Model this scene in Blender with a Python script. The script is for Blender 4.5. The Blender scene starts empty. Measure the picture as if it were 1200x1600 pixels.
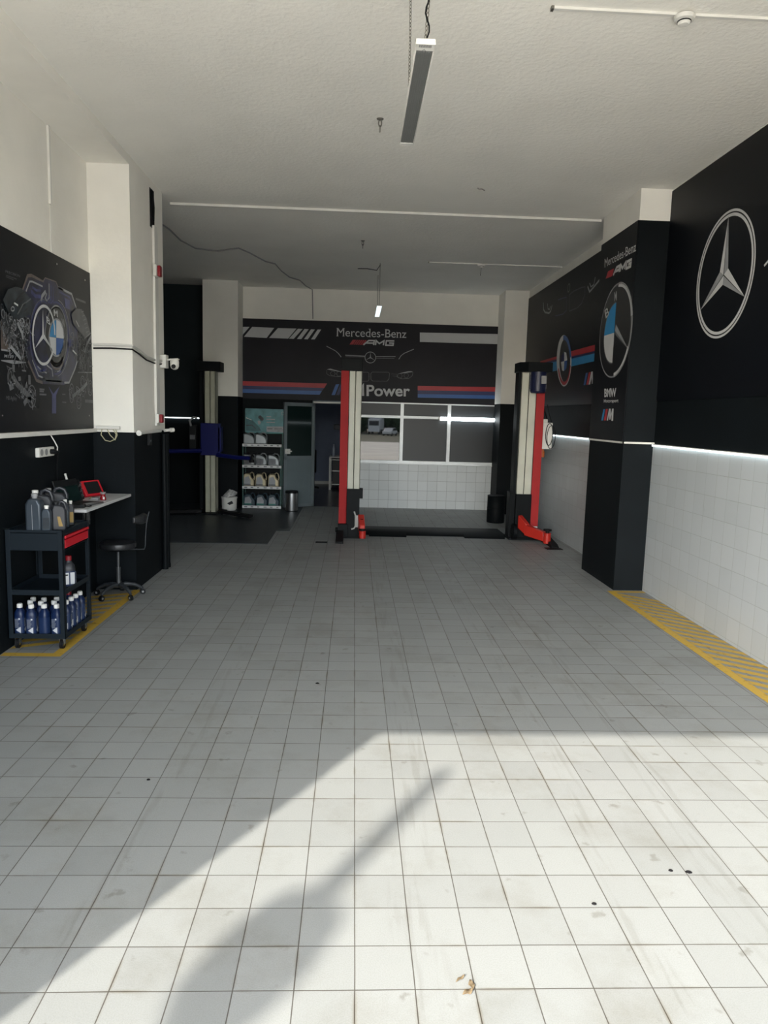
import bpy, bmesh, math, random
from mathutils import Matrix, Vector
random.seed(7)
R = math.radians
SC = bpy.context.scene
COL = SC.collection

# ------------------------------------------------------------------ camera
cam_d = bpy.data.cameras.new('camera')
cam_d.sensor_fit = 'VERTICAL'
cam_d.sensor_height = 36.0
cam_d.lens = 36.0 * 1128.48 / 1600.0
cam_d.clip_start = 0.05
cam_d.clip_end = 400
cam = bpy.data.objects.new('camera', cam_d)
COL.objects.link(cam)
cam.matrix_world = Matrix(((0.99880483, -0.02151544, -0.04388623, 0.0),
                           (-0.04064182, 0.13318102, -0.99025808, 0.0),
                           (0.02715065, 0.99085816, 0.13214742, 1.88),
                           (0, 0, 0, 1)))
SC.camera = cam

# ------------------------------------------------------------------ light
SC.view_settings.view_transform = 'Standard'
SC.view_settings.look = 'None'
SC.view_settings.gamma = 1.0
SC.view_settings.use_curve_mapping = False
SC.view_settings.exposure = 0.72
world = bpy.data.worlds.new('sky')
SC.world = world
world.use_nodes = True
wn = world.node_tree
wn.nodes.clear()
w_out = wn.nodes.new('ShaderNodeOutputWorld')
w_bg = wn.nodes.new('ShaderNodeBackground')
w_sky = wn.nodes.new('ShaderNodeTexSky')
w_sky.sky_type = 'NISHITA'
w_sky.sun_disc = False
w_sky.sun_elevation = R(35.4)
w_sky.sun_rotation = R(211)
w_sky.dust_density = 1.5
w_bg.inputs['Strength'].default_value = 0.66
w_hs = wn.nodes.new('ShaderNodeHueSaturation')
w_hs.inputs['Saturation'].default_value = 0.55
wn.links.new(w_sky.outputs[0], w_hs.inputs['Color'])
w_tc = wn.nodes.new('ShaderNodeTexCoord')
w_sp = wn.nodes.new('ShaderNodeSeparateXYZ')
w_mr = wn.nodes.new('ShaderNodeMapRange')
w_mr.inputs[1].default_value = 0.0
w_mr.inputs[2].default_value = 0.75
w_mr.inputs[3].default_value = 1.7      # hazy bright horizon
w_mr.inputs[4].default_value = 0.5
w_vm = wn.nodes.new('ShaderNodeVectorMath'); w_vm.operation = 'SCALE'
wn.links.new(w_tc.outputs['Generated'], w_sp.inputs[0])
wn.links.new(w_sp.outputs['Z'], w_mr.inputs[0])
wn.links.new(w_hs.outputs[0], w_vm.inputs[0])
wn.links.new(w_mr.outputs[0], w_vm.inputs['Scale'])
wn.links.new(w_vm.outputs[0], w_bg.inputs['Color'])
wn.links.new(w_bg.outputs[0], w_out.inputs['Surface'])

sun_d = bpy.data.lights.new('sun', 'SUN')
sun_d.energy = 5.7
sun_d.angle = R(0.6)
sun_d.color = (1.0, 0.93, 0.82)
sun = bpy.data.objects.new('sun', sun_d)
COL.objects.link(sun)
SUN_DIR = Vector((2.84, 4.69, -3.9)).normalized()
sun.rotation_euler = SUN_DIR.to_track_quat('-Z', 'Y').to_euler()
sun.location = (-8, -12, 12)

portal_d = bpy.data.lights.new('opening_portal', 'AREA')
portal_d.shape = 'RECTANGLE'
portal_d.size = 5.95
portal_d.size_y = 3.9
portal_d.cycles.is_portal = True
portal = bpy.data.objects.new('opening_portal', portal_d)
COL.objects.link(portal)
portal.location = (0.325, -0.26, 1.95)
portal.rotation_euler = (R(90), 0, 0)

# ------------------------------------------------------------------ materials
MATS = {}
def mat(name, col=(0.5, 0.5, 0.5), rough=0.5, metal=0.0, var=0.06, scale=6.0, bump=0.0, bscale=40.0,
        emit=None, estr=0.0, spec=0.5, trans=0.0, coat=0.0, ior=1.45):
    if name in MATS:
        return MATS[name]
    m = bpy.data.materials.new(name)
    m.use_nodes = True
    nt = m.node_tree
    b = nt.nodes['Principled BSDF']
    b.inputs['Roughness'].default_value = rough
    b.inputs['Metallic'].default_value = metal
    b.inputs['Specular IOR Level'].default_value = spec
    b.inputs['IOR'].default_value = ior
    b.inputs['Transmission Weight'].default_value = trans
    b.inputs['Coat Weight'].default_value = coat
    tc = nt.nodes.new('ShaderNodeTexCoord')
    n = nt.nodes.new('ShaderNodeTexNoise')
    n.inputs['Scale'].default_value = scale
    n.inputs['Detail'].default_value = 5
    nt.links.new(tc.outputs['Object'], n.inputs['Vector'])
    cr = nt.nodes.new('ShaderNodeValToRGB')
    cr.color_ramp.elements[0].position = 0.3
    cr.color_ramp.elements[1].position = 0.7
    cr.color_ramp.elements[0].color = (*[max(0, c * (1 - var)) for c in col], 1)
    cr.color_ramp.elements[1].color = (*[min(1, c * (1 + var)) for c in col], 1)
    nt.links.new(n.outputs['Fac'], cr.inputs['Fac'])
    nt.links.new(cr.outputs['Color'], b.inputs['Base Color'])
    if bump:
        n2 = nt.nodes.new('ShaderNodeTexNoise')
        n2.inputs['Scale'].default_value = bscale
        n2.inputs['Detail'].default_value = 4
        nt.links.new(tc.outputs['Object'], n2.inputs['Vector'])
        bp = nt.nodes.new('ShaderNodeBump')
        bp.inputs['Strength'].default_value = bump
        bp.inputs['Distance'].default_value = 0.01
        nt.links.new(n2.outputs['Fac'], bp.inputs['Height'])
        nt.links.new(bp.outputs['Normal'], b.inputs['Normal'])
    if emit:
        b.inputs['Emission Color'].default_value = (*emit, 1)
        b.inputs['Emission Strength'].default_value = estr
    MATS[name] = m
    return m

def tile_mat(name, c1, c2, mortar, size, msize, plane, off, rough, stains=0.0, bump=0.15, speckle=0.0, marks=False):
    """square ceramic tiles; plane tells which two object axes carry the grid"""
    m = bpy.data.materials.new(name)
    m.use_nodes = True
    nt = m.node_tree
    L = nt.links.new
    N = nt.nodes.new
    b = nt.nodes['Principled BSDF']
    tc = N('ShaderNodeTexCoord')
    sp = N('ShaderNodeSeparateXYZ')
    L(tc.outputs['Object'], sp.inputs[0])
    cb = N('ShaderNodeCombineXYZ')
    for i, ax in enumerate(plane):
        a = N('ShaderNodeMath'); a.operation = 'SUBTRACT'
        L(sp.outputs['XYZ'.index(ax)], a.inputs[0])
        a.inputs[1].default_value = off[i]
        L(a.outputs[0], cb.inputs[i])
    # slightly wavy setting of the tiles
    wob = N('ShaderNodeTexNoise'); wob.inputs['Scale'].default_value = 2.5
    L(cb.outputs[0], wob.inputs['Vector'])
    ws = N('ShaderNodeVectorMath'); ws.operation = 'MULTIPLY_ADD'
    L(wob.outputs['Color'], ws.inputs[0])
    ws.inputs[1].default_value = (0.004, 0.004, 0)
    L(cb.outputs[0], ws.inputs[2])
    br = N('ShaderNodeTexBrick')
    br.offset = 0; br.squash = 1
    br.inputs['Scale'].default_value = 1
    br.inputs['Brick Width'].default_value = size
    br.inputs['Row Height'].default_value = size
    br.inputs['Mortar Size'].default_value = msize
    br.inputs['Mortar Smooth'].default_value = 0.2
    br.inputs['Color1'].default_value = (*c1, 1)
    br.inputs['Color2'].default_value = (*c2, 1)
    br.inputs['Mortar'].default_value = (*mortar, 1)
    L(ws.outputs[0], br.inputs['Vector'])
    col = br.outputs['Color']
    def mul(colsock, fac_sock, c, amt=1.0):
        mx = N('ShaderNodeMix'); mx.data_type = 'RGBA'; mx.blend_type = 'MULTIPLY'
        f = N('ShaderNodeMath'); f.operation = 'MULTIPLY'
        L(fac_sock, f.inputs[0]); f.inputs[1].default_value = amt
        L(f.outputs[0], mx.inputs['Factor'])
        L(colsock, mx.inputs['A'])
        mx.inputs['B'].default_value = (*c, 1)
        return mx.outputs['Result']
    if speckle:
        s = N('ShaderNodeTexNoise'); s.inputs['Scale'].default_value = 220; s.inputs['Detail'].default_value = 2
        L(cb.outputs[0], s.inputs['Vector'])
        rr = N('ShaderNodeMapRange'); rr.inputs[1].default_value = 0.42; rr.inputs[2].default_value = 0.62
        L(s.outputs['Fac'], rr.inputs[0])
        col = mul(col, rr.outputs[0], (0.72, 0.72, 0.7), speckle)
    if stains:
        s = N('ShaderNodeTexNoise'); s.inputs['Scale'].default_value = 1.7; s.inputs['Detail'].default_value = 8
        s.inputs['Roughness'].default_value = 0.7
        L(cb.outputs[0], s.inputs['Vector'])
        rr = N('ShaderNodeMapRange'); rr.inputs[1].default_value = 0.5; rr.inputs[2].default_value = 0.78
        L(s.outputs['Fac'], rr.inputs[0])
        col = mul(col, rr.outputs[0], (0.60, 0.55, 0.46), stains)
        s2 = N('ShaderNodeTexNoise'); s2.inputs['Scale'].default_value = 9; s2.inputs['Detail'].default_value = 6
        L(cb.outputs[0], s2.inputs['Vector'])
        r2 = N('ShaderNodeMapRange'); r2.inputs[1].default_value = 0.66; r2.inputs[2].default_value = 0.72
        L(s2.outputs['Fac'], r2.inputs[0])
        col = mul(col, r2.outputs[0], (0.52, 0.48, 0.42), stains * 0.9)
    if stains:
        # brown dirt gathered along some of the joints
        b2 = N('ShaderNodeTexBrick'); b2.offset = 0; b2.squash = 1
        for nm_, vl in (('Scale', 1), ('Brick Width', size), ('Row Height', size), ('Mortar Size', 0.012), ('Mortar Smooth', 1.0)):
            b2.inputs[nm_].default_value = vl
        L(ws.outputs[0], b2.inputs['Vector'])
        s3 = N('ShaderNodeTexNoise'); s3.inputs['Scale'].default_value = 3.2; s3.inputs['Detail'].default_value = 6
        L(cb.outputs[0], s3.inputs['Vector'])
        r3 = N('ShaderNodeMapRange'); r3.inputs[1].default_value = 0.5; r3.inputs[2].default_value = 0.66
        L(s3.outputs['Fac'], r3.inputs[0])
        m3 = N('ShaderNodeMath'); m3.operation = 'MULTIPLY'
        L(b2.outputs['Fac'], m3.inputs[0]); L(r3.outputs[0], m3.inputs[1])
        col = mul(col, m3.outputs[0], (0.62, 0.54, 0.42), min(1.0, stains * 1.3))
    if marks:
        # long tyre streaks running into the shop
        for xc, w in ((0.33, 0.10), (1.62, 0.10), (1.15, 0.05), (-0.9, 0.06)):
            st = N('ShaderNodeMath'); st.operation = 'SUBTRACT'
            nz = N('ShaderNodeTexNoise'); nz.noise_dimensions = '1D'; nz.inputs['Scale'].default_value = 0.6
            L(sp.outputs['Y'], nz.inputs['W'])
            sh = N('ShaderNodeMath'); sh.operation = 'MULTIPLY_ADD'
            L(nz.outputs['Fac'], sh.inputs[0]); sh.inputs[1].default_value = 0.5
            L(sp.outputs['X'], sh.inputs[2])
            L(sh.outputs[0], st.inputs[0]); st.inputs[1].default_value = xc + 0.25
            ab = N('ShaderNodeMath'); ab.operation = 'ABSOLUTE'; L(st.outputs[0], ab.inputs[0])
            mr = N('ShaderNodeMapRange'); mr.inputs[1].default_value = w; mr.inputs[2].default_value = w * 0.5
            L(ab.outputs[0], mr.inputs[0])
            brk = N('ShaderNodeTexNoise'); brk.inputs['Scale'].default_value = 1.0; brk.inputs['Detail'].default_value = 4
            mp = N('ShaderNodeMapping'); mp.inputs['Scale'].default_value = (26, 2.2, 1)
            L(cb.outputs[0], mp.inputs['Vector']); L(mp.outputs[0], brk.inputs['Vector'])
            rb = N('ShaderNodeMapRange'); rb.inputs[1].default_value = 0.5; rb.inputs[2].default_value = 0.62
            L(brk.outputs['Fac'], rb.inputs[0])
            mm = N('ShaderNodeMath'); mm.operation = 'MULTIPLY'
            L(mr.outputs[0], mm.inputs[0]); L(rb.outputs[0], mm.inputs[1])
            col = mul(col, mm.outputs[0], (0.70, 0.68, 0.64), 0.38)
    L(col, b.inputs['Base Color'])
    b.inputs['Roughness'].default_value = rough
    inv = N('ShaderNodeMath'); inv.operation = 'SUBTRACT'; inv.inputs[0].default_value = 1
    L(br.outputs['Fac'], inv.inputs[1])
    bp = N('ShaderNodeBump'); bp.inputs['Strength'].default_value = bump; bp.inputs['Distance'].default_value = 0.004
    L(inv.outputs[0], bp.inputs['Height'])
    L(bp.outputs['Normal'], b.inputs['Normal'])
    MATS[name] = m
    return m

TILE = 0.2
FLOOR = tile_mat('floor_tiles', (0.272, 0.285, 0.281), (0.242, 0.254, 0.251), (0.075, 0.07, 0.062), TILE, 0.0022, 'XY',
                 (0.0439, 2.1548), 0.5, stains=0.55, speckle=0.35, marks=True)
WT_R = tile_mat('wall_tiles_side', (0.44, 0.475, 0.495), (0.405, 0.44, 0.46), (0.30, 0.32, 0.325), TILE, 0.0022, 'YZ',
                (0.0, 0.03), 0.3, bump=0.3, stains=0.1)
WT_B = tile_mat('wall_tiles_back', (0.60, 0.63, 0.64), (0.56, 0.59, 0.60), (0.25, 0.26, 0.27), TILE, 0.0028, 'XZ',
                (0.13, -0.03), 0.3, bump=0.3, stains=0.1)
PLASTER = mat('white_plaster', (0.90, 0.885, 0.83), 0.85, var=0.035, scale=1.3, bump=0.5, bscale=30)
WHITEW = mat('white_wall_paint', (0.86, 0.84, 0.78), 0.8, var=0.04, scale=2.0, bump=0.15, bscale=25)
BLACKW = mat('black_wall_paint', (0.0045, 0.0066, 0.0082), 0.6, var=0.15, scale=3.0, bump=0.08, bscale=60, spec=0.13)
DARKW = mat('dark_grey_wall_paint', (0.018, 0.026, 0.030), 0.55, var=0.1, scale=3.0, spec=0.2)
POSTER = mat('black_poster_vinyl', (0.0030, 0.0040, 0.0062), 0.42, var=0.1, scale=2, spec=0.2)
BANNERM = mat('banner_vinyl', (0.013, 0.0127, 0.0175), 0.5, var=0.15, scale=1.5, spec=0.25)
OFFW = mat('office_blue_grey_wall', (0.17, 0.20, 0.28), 0.7)
OFFF = mat('office_floor', (0.05, 0.045, 0.045), 0.25, var=0.2)
MATF = mat('dark_floor_covering', (0.026, 0.031, 0.036), 0.42, var=0.15, scale=5, bump=0.1)
BEIGE = mat('cream_column_paint', (0.50, 0.50, 0.42), 0.45, var=0.08, scale=4)
REDP = mat('red_paint', (0.33, 0.012, 0.013), 0.5, var=0.06, spec=0.2)
REDD = mat('red_drawer_paint', (0.50, 0.007, 0.018), 0.35, var=0.04)
ARMRED = mat('red_arm_paint', (0.42, 0.022, 0.014), 0.38, var=0.1)
BLKM = mat('black_metal', (0.0045, 0.006, 0.007), 0.5, var=0.15, spec=0.12)
BLKR = mat('black_rubber', (0.007, 0.007, 0.008), 0.65, var=0.15, spec=0.2)
NAVYM = mat('navy_motor_paint', (0.010, 0.014, 0.045), 0.4)
BLUEP = mat('blue_lift_paint', (0.004, 0.007, 0.085), 0.45, spec=0.25)
CARTM = mat('slate_cart_paint', (0.0065, 0.0115, 0.0165), 0.5, var=0.06, spec=0.25)
CHROME = mat('chrome', (0.62, 0.63, 0.64), 0.2, metal=1.0)
STEEL = mat('brushed_steel', (0.42, 0.43, 0.44), 0.32, metal=1.0)
ALU = mat('aluminium_frame', (0.60, 0.62, 0.63), 0.4, metal=0.35)
ALUD = mat('grey_door_frame', (0.16, 0.19, 0.205), 0.45, metal=0.1)
DOORP = mat('grey_door_panel', (0.13, 0.165, 0.18), 0.5)
WPLAST = mat('white_plastic', (0.68, 0.67, 0.63), 0.5, var=0.04)
GPLAST = mat('grey_plastic', (0.25, 0.25, 0.25), 0.5)
REDPL = mat('red_plastic', (0.22, 0.007, 0.014), 0.35)
ORANGEP = mat('orange_plastic', (0.45, 0.12, 0.03), 0.4)
BLKPL = mat('black_plastic', (0.006, 0.007, 0.008), 0.45, var=0.15, spec=0.3)
LED = mat('led_tube', (0.9, 0.95, 0.95), 0.4, emit=(0.88, 0.97, 1.0), estr=7)
LEDP = mat('panel_lamp_glow', (0.9, 0.95, 0.95), 0.4, emit=(0.80, 0.95, 1.0), estr=0.9)
LEDS = mat('led_strip', (0.9, 0.95, 0.95), 0.4, emit=(0.86, 0.98, 1.0), estr=2.6)
DESKW = mat('white_desk_laminate', (0.55, 0.55, 0.55), 0.4, var=0.03)
HEATG = mat('heater_grey_face', (0.22, 0.225, 0.22), 0.45, metal=0.3)
HEATW = mat('heater_white_body', (0.74, 0.73, 0.69), 0.45)
CHAINM = mat('chain_steel', (0.20, 0.19, 0.17), 0.45, metal=0.7)
INKW = mat('white_print', (0.52, 0.53, 0.54), 0.45, var=0.03)
INKS = mat('silver_print', (0.26, 0.27, 0.285), 0.4, var=0.15)
INKG = mat('grey_print', (0.11, 0.115, 0.125), 0.45, var=0.25, scale=12)
INKD = mat('dim_grey_print', (0.05, 0.052, 0.058), 0.45, var=0.25, scale=12)
INKBR = mat('bronze_print', (0.11, 0.085, 0.075), 0.4, var=0.3, scale=9)
INKRED = mat('red_print', (0.38, 0.018, 0.028), 0.45)
INKBLU = mat('blue_print', (0.02, 0.09, 0.30), 0.45)
INKLB = mat('light_blue_print', (0.02, 0.22, 0.48), 0.45)
INKNV = mat('navy_print', (0.012, 0.018, 0.09), 0.45)
INKSH = mat('deep_blue_print', (0.008, 0.010, 0.036), 0.4, var=0.9, scale=9)
INKVI = mat('violet_blue_print', (0.028, 0.034, 0.13), 0.4, var=0.4, scale=14)
INKBK = mat('black_print', (0.006, 0.007, 0.009), 0.35)
INKSL = mat('slate_print', (0.020, 0.028, 0.036), 0.4, var=0.5, scale=10)
INKTEAL = mat('teal_print', (0.07, 0.21, 0.23), 0.45, var=0.3, scale=7)
INKTD = mat('dark_teal_print', (0.02, 0.09, 0.10), 0.45, var=0.4, scale=9)
INKGR = mat('green_print', (0.01, 0.12, 0.10), 0.45)
BOTB = mat('blue_bottle_plastic', (0.004, 0.014, 0.055), 0.35, var=0.08)
LABB = mat('blue_label', (0.010, 0.025, 0.075), 0.45, var=0.1)
JUGG = mat('grey_jug_plastic', (0.042, 0.055, 0.070), 0.32, var=0.1, metal=0.2)
JUGD = mat('dark_jug_plastic', (0.018, 0.020, 0.025), 0.38, var=0.1)
JUGS = mat('silver_jug_plastic', (0.26, 0.28, 0.29), 0.28, metal=0.5)
JUGO = mat('gold_jug_plastic', (0.42, 0.36, 0.24), 0.3, metal=0.4)
JUGT = mat('dark_teal_jug_plastic', (0.02, 0.04, 0.055), 0.4)
GOLDL = mat('gold_label', (0.26, 0.16, 0.03), 0.4)
TEAG = mat('red_tea', (0.22, 0.006, 0.010), 0.15)

def glass_mat(name, base, rough, spec=0.5, ior=1.45):
    return mat(name, base, rough, var=0.02, spec=spec, ior=ior)
GL_DARK = glass_mat('dark_filmed_glass', (0.018, 0.021, 0.024), 0.4)
GL_CLEAR = glass_mat('dark_reflective_glass', (0.012, 0.014, 0.016), 0.015, 0.5, 1.75)
GL_DOOR = glass_mat('dark_green_door_glass', (0.008, 0.018, 0.017), 0.06)
CLEARG = mat('clear_glass', (0.9, 0.9, 0.9), 0.02, trans=1.0, var=0.01)

# worn yellow floor paint: the tiles show through where it is rubbed off
def worn_paint():
    m = bpy.data.materials.new('worn_yellow_paint')
    m.use_nodes = True
    nt = m.node_tree; N = nt.nodes.new; L = nt.links.new
    b = nt.nodes['Principled BSDF']; out = nt.nodes['Material Output']
    b.inputs['Base Color'].default_value = (0.56, 0.36, 0.045, 1)
    b.inputs['Roughness'].default_value = 0.55
    tr = N('ShaderNodeBsdfTransparent'); mx = N('ShaderNodeMixShader')
    tc = N('ShaderNodeTexCoord'); n = N('ShaderNodeTexNoise')
    n.inputs['Scale'].default_value = 14; n.inputs['Detail'].default_value = 8; n.inputs['Roughness'].default_value = 0.75
    L(tc.outputs['Object'], n.inputs['Vector'])
    r = N('ShaderNodeMapRange'); r.inputs[1].default_value = 0.28; r.inputs[2].default_value = 0.44
    r.inputs[3].default_value = 0.35; r.inputs[4].default_value = 0.92
    L(n.outputs['Fac'], r.inputs[0]); L(r.outputs[0], mx.inputs[0])
    L(tr.outputs[0], mx.inputs[1]); L(b.outputs[0], mx.inputs[2]); L(mx.outputs[0], out.inputs['Surface'])
    return m
YEL = worn_paint()

# ------------------------------------------------------------------ mesh helpers
class MB:
    """collects shapes and links them as one mesh object; o is subtracted (root location)"""
    def __init__(s, o=(0, 0, 0)):
        s.v = []; s.f = []; s.m = []; s.o = Vector(o); s.ms = []; s.cur = 0
    def use(s, m):
        if m not in s.ms: s.ms.append(m)
        s.cur = s.ms.index(m); return s
    def add(s, vs, fs):
        k = len(s.v)
        s.v += [Vector(v) for v in vs]
        for f in fs:
            s.f.append([i + k for i in f]); s.m.append(s.cur)
        return s
    def box(s, x0, x1, y0, y1, z0, z1):
        vs = [(x, y, z) for x in (x0, x1) for y in (y0, y1) for z in (z0, z1)]
        return s.add(vs, [(0, 1, 3, 2), (4, 6, 7, 5), (0, 4, 5, 1), (2, 3, 7, 6), (0, 2, 6, 4), (1, 5, 7, 3)])
    def obox(s, c, sx, sy, sz, rz=0, rx=0, ry=0):
        M = Matrix.Translation(c) @ Matrix.Rotation(rz, 4, 'Z') @ Matrix.Rotation(ry, 4, 'Y') @ Matrix.Rotation(rx, 4, 'X')
        vs = [M @ Vector((x * sx / 2, y * sy / 2, z * sz / 2)) for x in (-1, 1) for y in (-1, 1) for z in (-1, 1)]
        return s.add(vs, [(0, 1, 3, 2), (4, 6, 7, 5), (0, 4, 5, 1), (2, 3, 7, 6), (0, 2, 6, 4), (1, 5, 7, 3)])
    def cyl(s, p0, p1, r0, r1=None, n=16, caps=True):
        p0 = Vector(p0); p1 = Vector(p1); r1 = r0 if r1 is None else r1
        d = (p1 - p0).normalized(); a = d.orthogonal().normalized(); b = d.cross(a)
        vs = []
        for p, r in ((p0, r0), (p1, r1)):
            for i in range(n):
                t = 2 * math.pi * i / n
                vs.append(p + (a * math.cos(t) + b * math.sin(t)) * r)
        fs = [(i, (i + 1) % n, n + (i + 1) % n, n + i) for i in range(n)]
        if caps: fs += [tuple(range(n))[::-1], tuple(range(n, 2 * n))]
        return s.add(vs, fs)
    def tube(s, pts, r, n=8, closed=False):
        pts = [Vector(p) for p in pts]; k = len(pts); vs = []; fs = []
        ref = None
        for i, p in enumerate(pts):
            if closed: d = pts[(i + 1) % k] - pts[i - 1]
            else: d = pts[min(i + 1, k - 1)] - pts[max(i - 1, 0)]
            d = d.normalized() if d.length > 1e-9 else Vector((0, 0, 1))
            a = d.orthogonal().normalized() if ref is None else (ref - d * ref.dot(d)).normalized()
            ref = a; b = d.cross(a)
            rr = r[i] if isinstance(r, (list, tuple)) else r
            for j in range(n):
                t = 2 * math.pi * j / n
                vs.append(p + (a * math.cos(t) + b * math.sin(t)) * rr)
        for i in range(k if closed else k - 1):
            for j in range(n):
                i2 = (i + 1) % k
                fs.append((i * n + j, i * n + (j + 1) % n, i2 * n + (j + 1) % n, i2 * n + j))
        if not closed: fs += [tuple(range(n))[::-1], tuple(range((k - 1) * n, k * n))]
        return s.add(vs, fs)
    def lathe(s, prof, c=(0, 0, 0), n=24, sx=1, sy=1, sq=2.0):
        """prof: (radius, z) pairs; sq>2 squares the outline off"""
        c = Vector(c); vs = []; fs = []
        def se(t):
            ct, st = math.cos(t), math.sin(t)
            k = (abs(ct) ** sq + abs(st) ** sq) ** (-1 / sq)
            return ct * k, st * k
        for r, z in prof:
            for i in range(n):
                x, y = se(2 * math.pi * i / n)
                vs.append(c + Vector((x * r * sx, y * r * sy, z)))
        for j in range(len(prof) - 1):
            for i in range(n):
                fs.append((j * n + i, j * n + (i + 1) % n, (j + 1) * n + (i + 1) % n, (j + 1) * n + i))
        fs += [tuple(range(n))[::-1], tuple(range((len(prof) - 1) * n, len(prof) * n))]
        return s.add(vs, fs)
    def prism(s, poly, fn0, fn1):
        """extrude a 2D outline between two mappings (a,b)->xyz"""
        n = len(poly)
        vs = [fn0(*p) for p in poly] + [fn1(*p) for p in poly]
        return s.add(vs, [tuple(range(n))[::-1], tuple(range(n, 2 * n))] + [(i, (i + 1) % n, n + (i + 1) % n, n + i) for i in range(n)])
    def build(s, name, m=None, parent=None, bevel=0.0, smooth=True, seg=2, loc=None):
        me = bpy.data.meshes.new(name)
        me.from_pydata([v - s.o for v in s.v], [], s.f)
        if s.ms:
            for q in s.ms: me.materials.append(q)
            for p, i in zip(me.polygons, s.m): p.material_index = i
        elif m: me.materials.append(m)
        bm = bmesh.new(); bm.from_mesh(me)
        bmesh.ops.recalc_face_normals(bm, faces=bm.faces[:])
        bm.to_mesh(me); bm.free()
        if smooth:
            me.shade_smooth(); me.set_sharp_from_angle(angle=R(35))
        ob = bpy.data.objects.new(name, me); COL.objects.link(ob)
        if parent: ob.parent = parent
        if loc: ob.location = loc
        if bevel:
            bv = ob.modifiers.new('bevel', 'BEVEL'); bv.width = bevel; bv.segments = seg; bv.limit_method = 'ANGLE'
            bv.angle_limit = R(40); bv.harden_normals = False
        return ob

def thing(name, label, cat, loc=(0, 0, 0), rz=0.0, group=None):
    o = bpy.data.objects.new(name, None); COL.objects.link(o)
    o.empty_display_size = 0.1
    o.location = loc; o.rotation_euler = (0, 0, rz)
    o['label'] = label; o['category'] = cat
    if group: o['group'] = group
    return o
def tag(o, label, cat, group=None, kind=None):
    o['label'] = label; o['category'] = cat
    if group: o['group'] = group
    if kind: o['kind'] = kind
    return o
def struct(mb, name, m=None, label=None, bevel=0, smooth=False, parent=None):
    o = mb.build(name, m, parent, bevel=bevel, smooth=smooth)
    if parent is None: o['kind'] = 'structure'
    if label: o['label'] = label
    return o
def dup(root, loc, rz=None, label=None, group=None):
    r = root.copy(); COL.objects.link(r); r.location = loc
    if rz is not None: r.rotation_euler = (0, 0, rz)
    if label: r['label'] = label
    if group: r['group'] = group
    for ch in list(root.children):
        c = ch.copy(); COL.objects.link(c); c.parent = r
        for g in ch.children:
            d = g.copy(); COL.objects.link(d); d.parent = c
    return r

# ------------------------------------------------------------------ printed graphics
# which stems of a capital or small letter carry serifs: (x fraction, z fraction)
SERIFS = {'M': ((.08, 0), (.92, 0), (.08, 1), (.92, 1)), 'r': ((.18, 0),), 'd': ((.9, 0), (.8, 1)), 'B': ((.08, 0), (.08, 1)), 'n': ((.12, 0), (.88, 0), (.05, 1))}

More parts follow.
